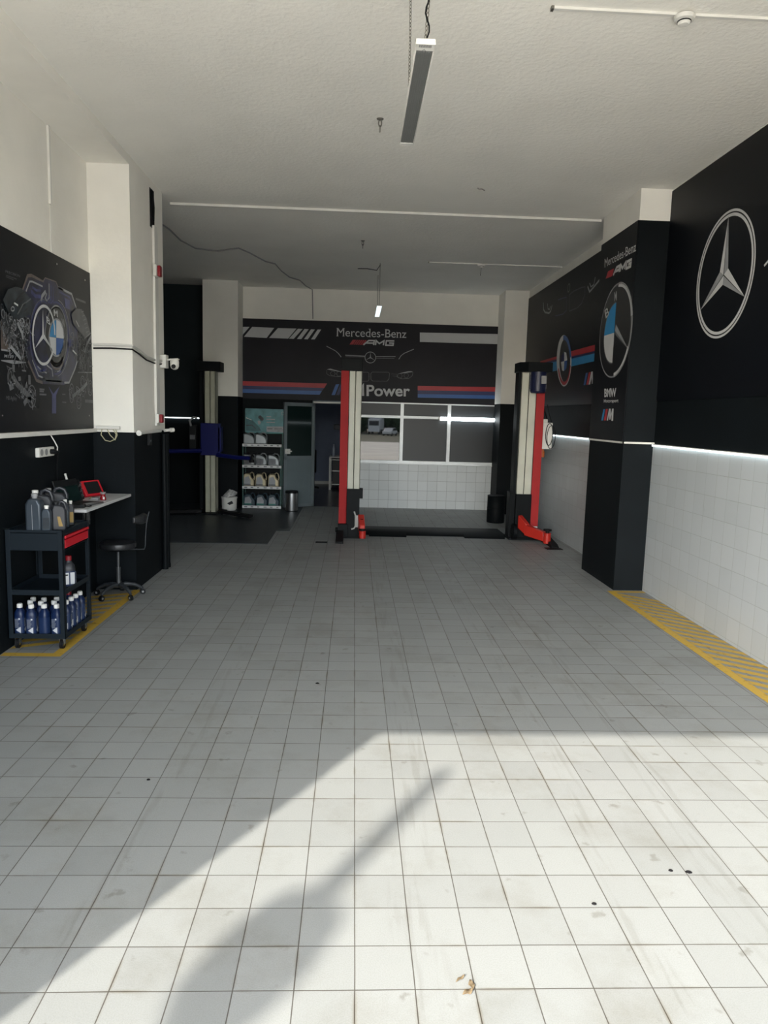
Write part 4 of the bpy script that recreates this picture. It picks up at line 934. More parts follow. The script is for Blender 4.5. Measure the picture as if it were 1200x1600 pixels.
# ================================================================== LAMPS AND CEILING
def led(x0, x1, y0, y1, z, name, label, em, group=None, cat='light strip'):
    o = ((x0 + x1) / 2, (y0 + y1) / 2, z)
    t = thing(name, label, cat, o, group=group)
    MB(o).box(x0, x1, y0, y1, z + 0.012, z + 0.02).build('housing', WPLAST, t)
    MB(o).box(x0 + 0.001, x1 - 0.001, y0 + 0.001, y1 - 0.001, z - 0.004, z + 0.012).build('diffuser', em, t)
    return t
led(XR - 0.032, XR - 0.009, 3.5, 7.83, 1.632, 'led_strip', 'thin glowing light strip above the white tiles, in front of the black column', LEDS)
led(XR - 0.032, XR - 0.009, 9.02, 12.6, 1.632, 'led_strip', 'thin glowing light strip above the tiles, behind the black column', LEDS)
led(-4.3, -2.92, 14.715, 14.74, 1.725, 'led_strip', 'thin glowing light strip on the dark wall of the left bay', LEDS)
t = thing('tube_lamp', 'bright glowing tube lamp across the right end of the office window', 'lamp', (2.3, 14.69, 1.86))
o = (2.3, 14.69, 1.86)
MB(o).cyl((1.735, 14.685, 1.852), (2.85, 14.685, 1.852), 0.036, n=16).build('tube', LED, t)
for x_ in (1.71, 2.85): MB(o).cyl((x_, 14.685, 1.852), (x_ + .025, 14.685, 1.852), 0.038).build('end_cap', WPLAST, t)

def heater(root_loc, length, width, name, label, cat, glow=None):
    """long slim panel hung under the ceiling; root at the centre of its underside"""
    t = thing(name, label, cat, root_loc)
    L2, W2 = length / 2, width / 2
    m = MB().use(HEATW)
    m.box(-W2, W2, -L2, L2, 0.012, 0.026); m.box(-W2, -W2 + 0.007, -L2, L2, 0, 0.012); m.box(W2 - 0.007, W2, -L2, L2, 0, 0.012)
    m.build('body', None, t, bevel=0.003)
    return t, L2, W2
def chain(p0, p1, n, parent, name='chain', r=0.0022, s=0.011):
    m = MB(); p0 = Vector(p0); p1 = Vector(p1); d = (p1 - p0); u = d.normalized()
    a = u.orthogonal().normalized(); b = u.cross(a)
    for k in range(n):
        c = p0 + d * (k + .5) / n; side = a if k % 2 else b; hl = d.length / n * 0.62
        m.tube([c + u * hl * math.cos(q) + side * s * 0.6 * math.sin(q) for q in [2 * math.pi * j / 8 for j in range(8)]], r, 5, closed=True)
    return m.build(name, CHAINM, parent)
HZ = 3.6
t, L2, W2 = heater((0.296, 4.25, HZ), 1.27, 0.092, 'ceiling_heater', 'long white heater with ribbed grey face hanging on chains near the camera', 'heater')
m = MB().use(HEATG)
m.box(-W2 + .008, W2 - .008, -L2 + 0.06, L2 - 0.03, 0.004, 0.012)
for k in range(7):
    x = -W2 + .014 + k * (2 * W2 - .028) / 6
    m.box(x - .002, x + .002, -L2 + 0.078, L2 - 0.033, 0.001, 0.005)
m.build('grille', None, t)
for a_, b_ in ((-L2, -L2 + .06), (L2 - .03, L2)): MB().box(-W2, W2, a_, b_, 0.0, 0.012).build('end_cap', HEATW, t)
m = MB().use(INKG)
for k in range(12): m.box(-0.03 + k * 0.005, -0.0275 + k * 0.005, -L2 + 0.006, -L2 + 0.03, -0.0008, 0.0002)
m.use(INKS).tube([(-0.012, -L2 + .062, -.0006), (-0.004, -L2 + .044, -.0006), (0.004, -L2 + .062, -.0006)], 0.0012, 4)
m.build('vent_slots', None, t)
chain((0.0, -L2 + 0.05, 0.026), (0.045, -L2 + 0.12, H - HZ), 34, t)
chain((-0.01, L2 - 0.30, 0.026), (-0.02, L2 - 0.30 - 0.02, H - HZ), 36, t)
m = MB(); pts = [(0.008 + 0.010 * math.sin(k * 1.1), -L2 + 0.045 + 0.07 * k / 24, 0.05 + (H - HZ - 0.05) * k / 24) for k in range(25)]
m.tube(pts, 0.004, 6).build('cable', BLKR, t)

t, L2, W2 = heater((0.365, 12.6, 3.62), 1.25, 0.09, 'ceiling_lamp', 'slim glowing panel lamp hanging in front of the back wall', 'lamp')
MB().box(-W2 + .006, W2 - .006, -L2 + .01, L2 - .01, 0.002, 0.012).build('diffuser', LEDP, t)
chain((0, -L2 + 0.1, 0.026), (0, -L2 + 0.12, H - 3.62), 30, t)
chain((0, L2 - 0.1, 0.026), (0, L2 - 0.12, H - 3.62), 30, t)
m = MB(); m.tube([(0, -L2 + .12, H - 3.65), (-.05, -L2 + .3, H - 3.70), (-.2, -L2 + .5, H - 3.64), (-.36, -L2 + .6, H - 3.625)], 0.006, 6).build('cable', BLKR, t)

# conduits and detectors on the ceiling
def detector_run(x0, x1, xd, y, z, dr, lab_c, lab_d, drop):
    o = (x0, y, z)
    t = thing('ceiling_conduit', lab_c, 'conduit', o)
    MB(o).box(x0, x1, y - 0.012, y + 0.012, z - 0.014, z).build('duct', HEATW, t)
    MB(o).box(x0 - 0.012, x0 + 0.004, y - 0.018, y + 0.018, z - 0.018, z).build('end_clip', CHAINM, t)
    d = thing('smoke_detector', lab_d, 'smoke detector', (xd, y, z - 0.014))
    MB().lathe([(dr, 0), (dr, -0.010), (dr * .93, -0.022), (dr * .7, -0.028)], n=28).build('base', WPLAST, d)
    MB().lathe([(dr * .62, -0.028), (dr * .6, -0.040), (dr * .45, -0.048), (0.004, -0.050)], n=24).build('sensor_dome', HEATW, d)
    MB().lathe([(dr * .66, -0.0285), (dr * .66, -0.034), (dr * .6, -0.034)], n=24).build('vent_ring', BLKPL, d)
    if drop: MB().cyl((0, 0, -0.03), (-0.01, 0, -0.17), 0.004).build('stub', CHAINM, d)
detector_run(1.13, 3.29, 1.93, 4.62, H, 0.062, 'white conduit on the ceiling near the entrance', 'round white smoke detector near the entrance', False)
detector_run(1.13, 3.27, 1.97, 11.85, H, 0.06, 'white conduit on the ceiling toward the back wall', 'round white smoke detector toward the back wall', True)
t = thing('ceiling_conduit', 'long white duct crossing the whole ceiling between the two columns', 'conduit', (0.33, 9.09, H))
MB((0.33, 9.09, H)).box(-2.24, 2.96, 9.075, 9.105, H - 0.028, H).build('duct', HEATW, t, bevel=0.003)
def hook(x, y, r, name, label):
    t = thing(name, label, 'ceiling hook', (x, y, H))
    MB().lathe([(0.03, 0), (0.026, -0.006), (0.01, -0.01)], n=14).build('plate', CHAINM, t)
    m = MB()
    m.tube([(0.012 * math.sin(q), 0, -0.035 - 0.028 * math.cos(q)) for q in [2 * math.pi * k / 12 for k in range(12)]], 0.005, 6, closed=True)
    m.tube([(0, 0.010 * math.sin(q), -0.078 - 0.026 * math.cos(q)) for q in [2 * math.pi * k / 12 for k in range(12)]], 0.005, 6, closed=True)
    m.build('link', CHAINM, t)
hook(0.161, 6.37, 1, 'ceiling_hook', 'steel hook with chain links beside the far end of the heater')
hook(0.067, 10.62, 1, 'ceiling_hook', 'small steel hook on the ceiling beyond the long duct')
t = MB((1.297, 8.07, H)).tube([(1.26, 8.07, H), (1.28, 8.07, H - .012), (1.31, 8.06, H - .012), (1.34, 8.05, H - .03)], 0.005, 6).build('ceiling_hook', CHAINM, loc=(1.297, 8.07, H))
tag(t, 'tiny bent hook on the ceiling just before the long duct', 'ceiling hook')

# loose cable running over the ceiling to the banner
pts = [(a, b, H - 0.012) for a, b in [(-2.596,10.084),(-2.543,10.274),(-2.506,10.752),(-2.394,11.166),(-2.243,11.346),(-2.116,11.43),(-1.788,11.323),(-1.664,11.625),(-1.486,12.173),(-1.356,12.399),(-1.31,12.989),(-1.215,13.48),(-1.054,13.805),(-0.987,14.356),(-0.932,14.753)]]
dz = [0, .02, .05, .06, .04, .03, 0, 0, .01, 0, 0, .01, 0, 0, 0]
pts = [(a, b, c - d) for (a, b, c), d in zip(pts, dz)]
pts = [p for p in pts if p[1] < 14.7] + [(-0.88, 14.72, H - 0.02), (-0.86, 14.72, 3.74)]
m = MB(pts[0]).tube(pts, 0.011, 6)
tag(m.build('ceiling_cable', GPLAST, loc=pts[0]), 'grey cable straggling over the ceiling to the sign panel', 'cable')

# ---------------------------------------------------------------- fittings on the left wall and column
SX = CW      # column side face
t = thing('cable_trunking', 'white vertical trunking with loose wires on the left column', 'cable trunking', (SX + 0.01, 8.3, 2.9))
o = (SX + 0.01, 8.3, 2.9)
m = MB(o)
m.box(SX + .002, SX + 0.03, 8.27, 8.40, 1.70, 3.86).build('duct', HEATW, t, bevel=0.004)
m = MB(o)
for k in range(4): m.tube([(SX + .012, 8.24 + .02 * k, 4.22), (SX + .02, 8.25 + .018 * k + .01 * (k % 2), 4.05), (SX + .012, 8.28 + .012 * k, 3.84)], 0.006, 6)
m.build('wires', BLKR, t)
m = MB(o); m.box(SX + .001, SX + 0.006, 8.2, 8.36, 3.83, 4.23).build('backing', BLKPL, t)
for z, nm, lb, s_ in ((3.375, 'alarm_sounder', 'small red and white alarm box high on the left column', 0.06), (1.78, 'alarm_button', 'small red and white alarm button low on the left column', 0.05)):
    t = thing(nm, lb, 'alarm', (SX + 0.03, 8.25, z))
    MB().box(0, 0.035, -s_, s_ * .9, -s_ * 1.0, s_ * 1.0).build('base', WPLAST, t, bevel=0.004)
    MB().box(0.035, 0.07, -s_ * .5, s_ * .85, -s_ * .95, s_ * .95).build('red_cover', REDPL, t, bevel=0.008)
t = thing('security_camera', 'white dome security camera on a box bracket on the left column', 'security camera', (SX, 8.6, 2.43))
MB().box(0.0, 0.07, -0.07, 0.05, -0.075, 0.075).build('junction_box', WPLAST, t, bevel=0.006)
m = MB(); m.cyl((0.06, 0, 0.02), (0.19, 0, 0.035), 0.010); m.box(0.10, 0.20, -0.03, 0.03, 0.025, 0.035); m.build('arm', WPLAST, t)
m = MB(); m.lathe([(0.02, 0.03), (0.045, 0.025), (0.052, 0.0), (0.050, -0.02)], c=(0.15, 0, 0), n=24); m.build('camera_hood', WPLAST, t)
m = MB(); m.lathe([(0.049, -0.02), (0.05, -0.045), (0.038, -0.075), (0.014, -0.090)], c=(0.15, 0, 0), n=24); m.build('camera_head', WPLAST, t)
MB().cyl((0.15, -0.035, -0.05), (0.15, -0.058, -0.055), 0.024, n=20).build('lens', BLKPL, t)
# wall cable wrapped round the column at banner height
pts = [(-2.62, 7.49, 2.47), (-2.45, 7.485, 2.475), (-2.235, 7.485, 2.47), (-2.228, 7.7, 2.44), (-2.228, 7.95, 2.40), (-2.228, 8.2, 2.39), (-2.225, 8.42, 2.385), (-2.22, 8.55, 2.40)]
o = pts[0]
t = thing('wall_cable', 'sagging cable bundle wrapped round the left column at poster height', 'cable', o)
MB(o).tube([(a, b, c + .035) for a, b, c in pts], 0.014, 6).build('white_sleeve', WPLAST, t)
MB(o).tube([(a, b - .004, c) for a, b, c in pts], 0.008, 6).build('black_cable', BLKR, t)
# trunking along the bottom of the engine poster
t = thing('cable_trunking', 'white horizontal trunking under the engine poster', 'cable trunking', (XL, 6.2, 1.65))
MB((XL, 6.2, 1.65)).box(XL, XL + 0.045, 3.8, 7.49, 1.635, 1.672).build('duct', WPLAST, t, bevel=0.003)
t = thing('junction_box', 'flat white box with looping pale wires on the left column front', 'junction box', (-2.47, 7.5, 1.67))
MB().box(-0.13, 0.10, -0.06, 0, 0, 0.03).build('box', WPLAST, t, bevel=0.004)
m = MB()
m.tube([(-0.08, -.03, 0), (-0.09, -.03, -.06), (-0.05, -.03, -.115), (0.0, -.03, -.125), (0.05, -.03, -.10), (0.06, -.03, -.05), (0.03, -.03, 0)], 0.005, 6)
m.tube([(-0.03, -.03, 0), (0.0, -.03, -.06), (0.05, -.03, -.11), (0.07, -.03, -.06), (0.06, -.03, 0)], 0.005, 6)
m.build('wires', mat('pale_yellow_wire', (0.45, 0.42, 0.28), 0.5), t)
t = thing('pipe_stub', 'short white pipe with rounded end under the column trunking', 'pipe', (SX + 0.03, 8.3, 1.64))
m = MB(); m.cyl((0, -0.72, -0.005), (0, 0.1, 0.0), 0.018); m.cyl((0, -0.735, -0.006), (0, -0.70, -0.006), 0.028); m.build('pipe', WPLAST, t)
m = MB(); m.cyl((0.0, 0.28, 0.0), (0.06, 0.36, 0.005), 0.018); m.cyl((0.05, 0.35, 0.004), (0.08, 0.38, 0.006), 0.026); m.build('elbow', WPLAST, t)
t = thing('cable_trunking', 'short white vertical trunking high on the left wall', 'cable trunking', (XL, 6.6, 3.9))
MB((XL, 6.6, 3.9)).box(XL, XL + 0.02, 6.585, 6.615, 3.60, 4.235).build('duct', HEATW, t, bevel=0.002)
MB((XL, 6.6, 3.9)).tube([(XL + .004, 6.6, 3.60), (XL + .004, 6.59, 3.4), (XL + .004, 6.6, 3.2)], 0.003, 5).build('wire', WPLAST, t)
t = thing('drain_pipes', 'pair of black vertical pipes on the far edge of the left column', 'pipe', (SX + .02, 8.6, 0))
for y_ in (-.06, .05):
    m = MB(); m.cyl((0.012, y_, .03), (0.012, y_, 1.60), .03, n=16); m.cyl((0.012, y_, .0), (0.012, y_, .05), .034, n=16); m.build('pipe', BLKM, t)
t = thing('light_switch', 'small black switch box high on the black part of the left column', 'switch', (SX, 8.0, 1.56))
MB().box(0.001, .03, -.04, .05, -.07, .06).build('box', BLKPL, t, bevel=.004)
MB().box(.03, .0315, -.02, .03, -.03, -.01).build('marking', INKG, t)
# power strip
t = thing('power_strip', 'white socket strip with a black plug on the black left wall', 'power strip', (XL, 6.28, 1.50))
MB().box(0, 0.035, -0.14, 0.17, -0.045, 0.035).build('body', WPLAST, t, bevel=0.006)
for k in range(2): MB().cyl((0.035, -0.09 + 0.09 * k, -0.005), (0.037, -0.09 + 0.09 * k, -0.005), 0.028, n=20).build('socket', GPLAST, t)
m = MB(); m.cyl((0.035, 0.09, -0.005), (0.08, 0.09, -0.005), 0.022, n=14); m.cyl((0.075, 0.09, -0.005), (0.09, 0.12, -0.01), 0.012, n=10)
m.build('plug', BLKPL, t)
m = MB(); m.tube([(0.08, .11, -.01), (0.07, .15, .03), (0.05, .14, .08), (0.02, .13, .14)], 0.005, 6); m.build('feed_cable', WPLAST, t)
m = MB((0, 0, 0)); m.tube([(0.08, .12, -.02), (0.05, .19, -.06), (0.03, .22, -.2), (0.03, .24, -.35), (0.06, .26, -.455)], 0.004, 6)
m.build('cord', BLKR, t)

# ================================================================== TOOL CART
CX0, CX1, CY0, CY1 = -2.635, -2.205, 5.53, 6.09
o = ((CX0 + CX1) / 2, (CY0 + CY1) / 2, 0)
ct = thing('tool_cart', 'dark slate rolling tool cart with a red drawer beside the left wall', 'tool cart', o)
m = MB(o)
m.box(CX0, CX1, CY0, CY0 + .004, .785, .945); m.box(CX0, CX1, CY1 - .004, CY1, .785, .945)
m.box(CX0, CX0 + .004, CY0, CY1, .785, .945)
m.box(CX0, CX1, CY0, CY1, .918, .926); m.box(CX1 - .004, CX1, CY0, CY1, .900, .945); m.box(CX0, CX1, CY0, CY1, .785, .789)
m.build('top_tray', CARTM, ct, bevel=0.0015)
for z0, z1 in ((.437, .478), (.092, .130)):
    m = MB(o); m.box(CX0 + .01, CX1 - .01, CY0 + .01, CY1 - .01, z0, z0 + .006)
    m.box(CX0, CX1, CY0, CY0 + .008, z0, z1); m.box(CX0, CX1, CY1 - .008, CY1, z0, z1); m.box(CX0, CX0 + .008, CY0, CY1, z0, z1); m.box(CX1 - .008, CX1, CY0, CY1, z0, z1)
    m.build('shelf', CARTM, ct, bevel=0.0015)
for x in (CX0, CX1):
    for y in (CY0, CY1):
        sx = 1 if x == CX0 else -1; sy = 1 if y == CY0 else -1
        m = MB(o)
        a, b = sorted((x - sx * .002, x + sx * .036)); c, d_ = sorted((y - sy * .002, y + sy * .004)); m.box(a, b, c, d_, .092, .945)
        a, b = sorted((x - sx * .002, x + sx * .004)); c, d_ = sorted((y - sy * .002, y + sy * .036)); m.box(a, b, c, d_, .092, .945)
        m.build('corner_post', CARTM, ct, bevel=0.001)
m = MB(o); m.box(CX1 - .30, CX1 + .004, CY0 + .04, CY1 - .035, .80, .865); dr = m.build('drawer', REDD, ct, bevel=0.003)
MB(o).box(CX1 - .02, CX1 + .012, CY0 + .04, CY1 - .035, .876, .896).build('drawer_handle', REDD, dr, bevel=0.003)
for x in (CX0 + .045, CX1 - .045):
    for y in (CY0 + .05, CY1 - .05):
        m = MB(o); m.box(x - .022, x + .022, y - .022, y + .022, .084, .092); m.box(x - .018, x - .013, y - .018, y + .02, .034, .086); m.box(x + .013, x + .018, y - .018, y + .02, .034, .086)
        c = m.build('caster', CHROME, ct)
        m = MB(o); m.cyl((x - .012, y, .036), (x + .012, y, .036), .036, n=24); m.build('wheel', BLKR, c)
        MB(o).cyl((x - .0135, y, .036), (x + .0135, y, .036), .014, n=16).build('hub', CHROME, c)

# --- blue fluid bottles
def fluid_bottle(name='fluid_bottle'):
    t = thing(name, '', 'bottle', (0, 0, 0))
    m = MB(); m.lathe([(.034, 0), (.0385, .006), (.0385, .165), (.036, .185), (.026, .205), (.018, .217), (.016, .226)], n=28, sq=3.0)
    m.build('body', BOTB, t)
    cap = MB(); cap.lathe([(.0195, .222), (.0195, .250), (.017, .254)], n=22)
    for k in range(22):
        a = 2 * math.pi * k / 22; cap.obox((.0196 * math.cos(a), .0196 * math.sin(a), .236), .0012, .0018, .024, rz=a)
    cap.build('cap', WPLAST, t)
    # printed wrap: pale text lines and a white triangle, standing a hair off the bottle face
    lab = MB(); lab.use(LABB).lathe([(.0391, .022), (.0391, .150)], n=28, sq=3.0)
    lab.build('label', None, t)
    pr = MB(); pr.use(INKS)
    y = -.0396
    for k in range(7): pr.box(-.024, .010 - .004 * (k % 3), y - .0003, y, .135 - .0105 * k, .1385 - .0105 * k)
    pr.use(INKW)
    pr.box(.004, .016, y - .0004, y, .134, .146)
    pr.prism([(-.018, .052), (.020, .078), (.020, .026)], lambda a, b: (a, y - .0006, b), lambda a, b: (a, y, b))
    pr.prism([(-.028, .050), (-.004, .076), (.022, .076), (.022, .026), (-.004, .026)], lambda a, b: (.0396, a * .8, b), lambda a, b: (.0402, a * .8, b)) if False else pr.prism([(-.024, .052), (.016, .080), (.016, .024)], lambda a, b: (.0396, a, b), lambda a, b: (.0402, a, b))
    pr.use(INKS)
    for k in range(6): pr.box(.0394, .0398, -.022, .012, .135 - .011 * k, .139 - .011 * k)
    pr.build('label_print', None, t, smooth=False)
    return t
proto = fluid_bottle()
spots = [(-2.577, 5.60, 'blue fluid bottle at the wall end of the front row on the cart bottom shelf'),
         (-2.483, 5.585, 'blue fluid bottle second from the wall in the front row of the bottom shelf'),
         (-2.388, 5.595, 'blue fluid bottle third from the wall in the front row, its back label lined'),
         (-2.294, 5.60, 'blue fluid bottle in the front row behind the right corner post'),
         (-2.540, 5.70, 'blue fluid bottle at the wall end of the second row on the cart bottom shelf'),
         (-2.448, 5.68, 'blue fluid bottle in the middle of the second row on the cart bottom shelf'),
         (-2.358, 5.71, 'blue fluid bottle at the open end of the second row on the bottom shelf'),
         (-2.560, 5.80, 'blue fluid bottle at the wall end of the third row on the bottom shelf'),
         (-2.470, 5.79, 'blue fluid bottle in the middle of the third row on the bottom shelf'),
         (-2.382, 5.82, 'blue fluid bottle at the open end of the third row on the bottom shelf'),
         (-2.268, 5.72, 'blue fluid bottle nearest on the open side under the red-capped bottle'),
         (-2.270, 5.83, 'blue fluid bottle in the middle of the open side row'),
         (-2.270, 6.02, 'blue fluid bottle at the far end of the open side row'),
         (-2.270, 5.925, 'blue fluid bottle just before the far end of the open side row'),
         (-2.362, 6.02, 'red-capped blue bottle at the back of the cart bottom shelf')]
for k, (x, y, lb) in enumerate(spots):
    rz = [0, 0.15, 2.9, -0.1, 0.3, 0.2, -.2, .4, .1, .2, 0.1, 0.15, 0.1, 0.2, 0.0][k]
    if k == 0: b = proto; b.location = (x, y, .098); b['label'] = lb; b['group'] = 'blue fluid bottles on the cart bottom shelf'
    else: b = dup(proto, (x, y, .098), rz, lb, 'blue fluid bottles on the cart bottom shelf')
    if k == 14:
        for c in b.children:
            if c.name.startswith('cap'):
                c.data = c.data.copy(); c.data.materials[0] = REDPL
# lone bottle on the middle shelf
t = thing('coolant_bottle', 'dark bottle with red cap and white label on the cart middle shelf', 'bottle', (-2.27, 5.80, .443), 0.5)
MB().lathe([(.043, 0), (.047, .006), (.047, .15), (.044, .175), (.028, .20), (.022, .215), (.021, .222)], n=28, sq=3).build('body', JUGD, t)
MB().lathe([(.024, .218), (.024, .252), (.021, .256)], n=22).build('cap', REDPL, t)
MB().use(LABB).lathe([(.0478, .015), (.0478, .135)], n=28, sq=3).build('label', None, t)
m = MB().use(INKW)
m.box(-.036, -.006, -.0484, -.0480, .03, .125); m.box(.0480, .0484, -.032, .034, .03, .125); m.box(.004, .036, -.0484, -.0480, .03, .125)
m.use(INKBLU).prism([(-.03, .06), (-.005, .11), (.03, .09), (.0, .05)], lambda a, b: (.0486, a, b), lambda a, b: (.0489, a, b))
m.use(INKBK).box(-.032, -.012, -.0488, -.0485, .10, .112)
m.build('label_print', None, t, smooth=False)

# --- oil jugs on top of the cart: slab body, sloped shoulder, loop handle
def oil_jug(name, label, loc, rz, w, dp, h, bm_, capm=GPLAST, handle=True, stripe=True, lab=None, sub=None):
    t = thing(name, label, 'oil jug' if handle else 'bottle', loc, rz)
    hb = h * .72
    out = [(-w / 2, 0), (w / 2, 0), (w / 2, hb), (w * .36, h * .86), (-w * .02, h * .89), (-w * .34, h * .90), (-w / 2, hb * 1.02)] if handle else \
          [(-w / 2, 0), (w / 2, 0), (w / 2, hb), (w * .30, h * .87), (-w * .30, h * .87), (-w / 2, hb)]
    m = MB().prism(out, lambda a, b: (a, -dp / 2, b), lambda a, b: (a, dp / 2, b))
    m.build('body', bm_, t, bevel=min(w, dp) * .16, seg=3)
    cx = -w * .22 if handle else 0
    cr = min(.024, w * .26)
    m = MB(); m.lathe([(cr * .8, h * .85), (cr * .8, h * .93)], c=(cx, 0, 0), n=18); m.lathe([(cr, h * .92), (cr, h * .99), (cr * .85, h)], c=(cx, 0, 0), n=18)
    m.build('cap', capm, t)
    if handle:
        m = MB(); pts = [(w * .0, 0, h * .87), (w * .06, 0, h * .965), (w * .22, 0, h * 1.0), (w * .40, 0, h * .95), (w * .49, 0, h * .82), (w * .48, 0, h * .70)]
        m.tube(pts, [dp * .17] * 6, 10); m.build('handle', bm_, t)
    if stripe:
        MB().box(-w * .06, -w * .03, -dp / 2 - .0012, -dp / 2 + .001, .01, hb).build('level_window', INKS, t)
    if lab:
        MB().box(-w * .32, w * .40, -dp / 2 - .0010, -dp / 2 + .0005, h * .12, h * .55).build('label', lab, t)
        if sub:
            MB().prism([(w * .0, h * .16), (w * .30, h * .16), (w * .10, h * .5), (-w * .1, h * .5)], lambda a, b: (a, -dp / 2 - .0016, b), lambda a, b: (a, -dp / 2 - .0009, b)).build('label_print', sub, t)
    return t
TZ = .927
G1 = 'oil jugs on top of the tool cart'
for a in (('oil_jug', 'tallest grey oil jug with a level stripe, nearest the wall on the cart top', (-2.43, 5.595, TZ), 0.05, .115, .10, .292, JUGG, GPLAST, False, True),
          ('oil_jug', 'dark oil jug with loop handle behind the tallest jug on the cart', (-2.455, 5.76, TZ), 0.3, .17, .09, .30, JUGD, WPLAST, True, False),
          ('oil_jug', 'dark oil jug with a big arched handle standing farthest back on the cart', (-2.42, 5.93, TZ), 0.35, .19, .09, .30, JUGD, GPLAST, True, False)):
    t = oil_jug(*a); t['group'] = G1
t = oil_jug('oil_bottle', 'small grey oil bottle in front of the jugs at the cart edge', (-2.335, 5.575, TZ), 0.1, .066, .06, .205, JUGG, WPLAST, False, False, INKSL, None); t['group'] = G1
t = oil_jug('oil_jug', 'dark four-litre jug with a yellow streak on its label on the cart', (-2.275, 5.66, TZ), 0.25, .10, .075, .225, JUGD, BLKPL, True, False, JUGD, GOLDL); t['group'] = G1
t = oil_jug('oil_bottle', 'slim blue-grey oil bottle near the drawer side of the cart top', (-2.29, 5.82, TZ), 0.2, .055, .06, .222, JUGG, WPLAST, False, False); t['group'] = G1
t = oil_jug('oil_bottle', 'small dark bottle with gold label at the far edge of the cart top', (-2.29, 5.93, TZ), 0.3, .05, .055, .20, JUGD, WPLAST, False, False, GOLDL, None); t['group'] = G1

# ================================================================== WALL DESK
DZ = 1.02
o = (-2.44, 6.8, DZ)
t = thing('wall_desk', 'white narrow wall desk fixed to the black left wall behind the cart', 'desk', o)
MB(o).box(XL, -2.255, 6.18, 7.42, DZ - .026, DZ).build('desk_top', DESKW, t, bevel=0.002)
for y in (6.24, 7.3):
    m = MB(o); m.box(XL, XL + .02, y - .012, y + .012, DZ - .30, DZ - .026); m.box(XL, -2.30, y - .012, y + .012, DZ - .045, DZ - .026)
    m.build('bracket', CHROME, t)
for x in (-2.50, -2.285):
    MB(o).box(x - .006, x + .006, 6.19, 6.205, DZ - .13, DZ - .026).build('leg_stub', CHROME, t)
# laptop (screen seen from the side)
t = thing('laptop', 'open laptop with a dark screen and silver keyboard on the wall desk', 'laptop', (-2.45, 6.50, DZ), R(-12))
MB().box(-.06, .155, -.17, .17, 0, .016).build('base', STEEL, t, bevel=.003)
MB().box(-.035, .075, -.145, .145, .016, .018).build('keyboard', BLKPL, t)
MB().box(.09, .14, -.045, .045, .016, .0172).build('touchpad', GPLAST, t)
m = MB(); m.prism([(-.06, .012), (-.052, .012), (-.118, .215), (-.126, .215)], lambda a, b: (a, -.17, b), lambda a, b: (a, .17, b)); s_ = m.build('lid', BLKPL, t)
m = MB(); m.prism([(-.0535, .025), (-.0525, .025), (-.1160, .205), (-.117, .205)], lambda a, b: (a, -.16, b), lambda a, b: (a, .16, b)); m.build('screen', GL_DOOR, t)
m = MB(); m.prism([(-.060, .012), (-.050, .012), (-.117, .217), (-.127, .217)], lambda a, b: (a, -.173, b), lambda a, b: (a, -.169, b)); m.build('lid_edge', STEEL, t)
# charger and flat black box in front
t = thing('power_adapter', 'black power adapter with a coiled lead at the desk front', 'power adapter', (-2.34, 6.30, DZ), R(8))
MB().box(-.10, .03, -.035, .035, 0, .030).build('body', BLKPL, t, bevel=.006)
MB().tube([(.03, 0, .012), (.06, .02, .008), (.07, .06, .008), (.05, .10, .008), (.02, .12, .008), (-.02, .11, .02)], .004, 6).build('lead', BLKR, t)
# handheld scanner leaning on the wall
t = thing('handheld_scanner', 'dark handheld scanner with a white tip leaning on the wall behind the laptop', 'scanner', (-2.56, 6.86, DZ))
m = MB(); m.obox((-.01, .0, .09), .03, .09, .19, ry=-.25); m.build('body', BLKPL, t, bevel=.008)
m = MB()
rnd = random.Random(2)
for k in range(9): m.tube([(.02 - .03 * (k / 9), -.03 + .01 * rnd.random() + .02 * (k % 3), .03 + .016 * k), (.03 - .03 * (k / 9), .0 + .02 * rnd.random(), .04 + .016 * k), (.015 - .03 * (k / 9), .03, .035 + .016 * k)], .005, 6)
m.build('cable_coil', mat('dim_grey_cable', (.09, .09, .095), .5), t)
m = MB(); m.cyl((-.03, -.22, .21), (-.02, -.17, .10), .007); m.build('probe', BLKPL, t)
MB().cyl((-.035, -.245, .262), (-.03, -.22, .205), .010).build('probe_tip', WPLAST, t)
t = thing('usb_dongle', 'small black plug with an amber end behind the laptop', 'plug', (-2.45, 6.90, DZ))
MB().box(-.02, .06, -.05, .02, 0, .022).build('body', GPLAST, t, bevel=.005)
MB().cyl((-.01, -.06, .016), (.01, -.10, .03), .006).build('amber_end', GOLDL, t)
# red diagnostic tablet
t = thing('diagnostic_tablet', 'red-cased diagnostic tablet propped upright at the back of the wall desk', 'tablet', (-2.50, 7.10, DZ), R(-28))
def tp(a, b, c):  # width a, up b, thickness c on a leaning plane
    lean = R(30)
    return (-b * math.sin(lean) + c * math.cos(lean), a, b * math.cos(lean) + c * math.sin(lean) + .012)
def tbox(m, a0, a1, b0, b1, c0, c1):
    vs = [tp(a, b, c) for a in (a0, a1) for b in (b0, b1) for c in (c0, c1)]
    m.add(vs, [(0, 1, 3, 2), (4, 6, 7, 5), (0, 4, 5, 1), (2, 3, 7, 6), (0, 2, 6, 4), (1, 5, 7, 3)]); return m
tbox(MB(), -.115, .115, 0, .165, -.03, 0.01).build('case', REDD, t, bevel=.012, seg=3)
tbox(MB(), -.085, .085, .022, .145, .006, .0125).build('screen', BLKPL, t)
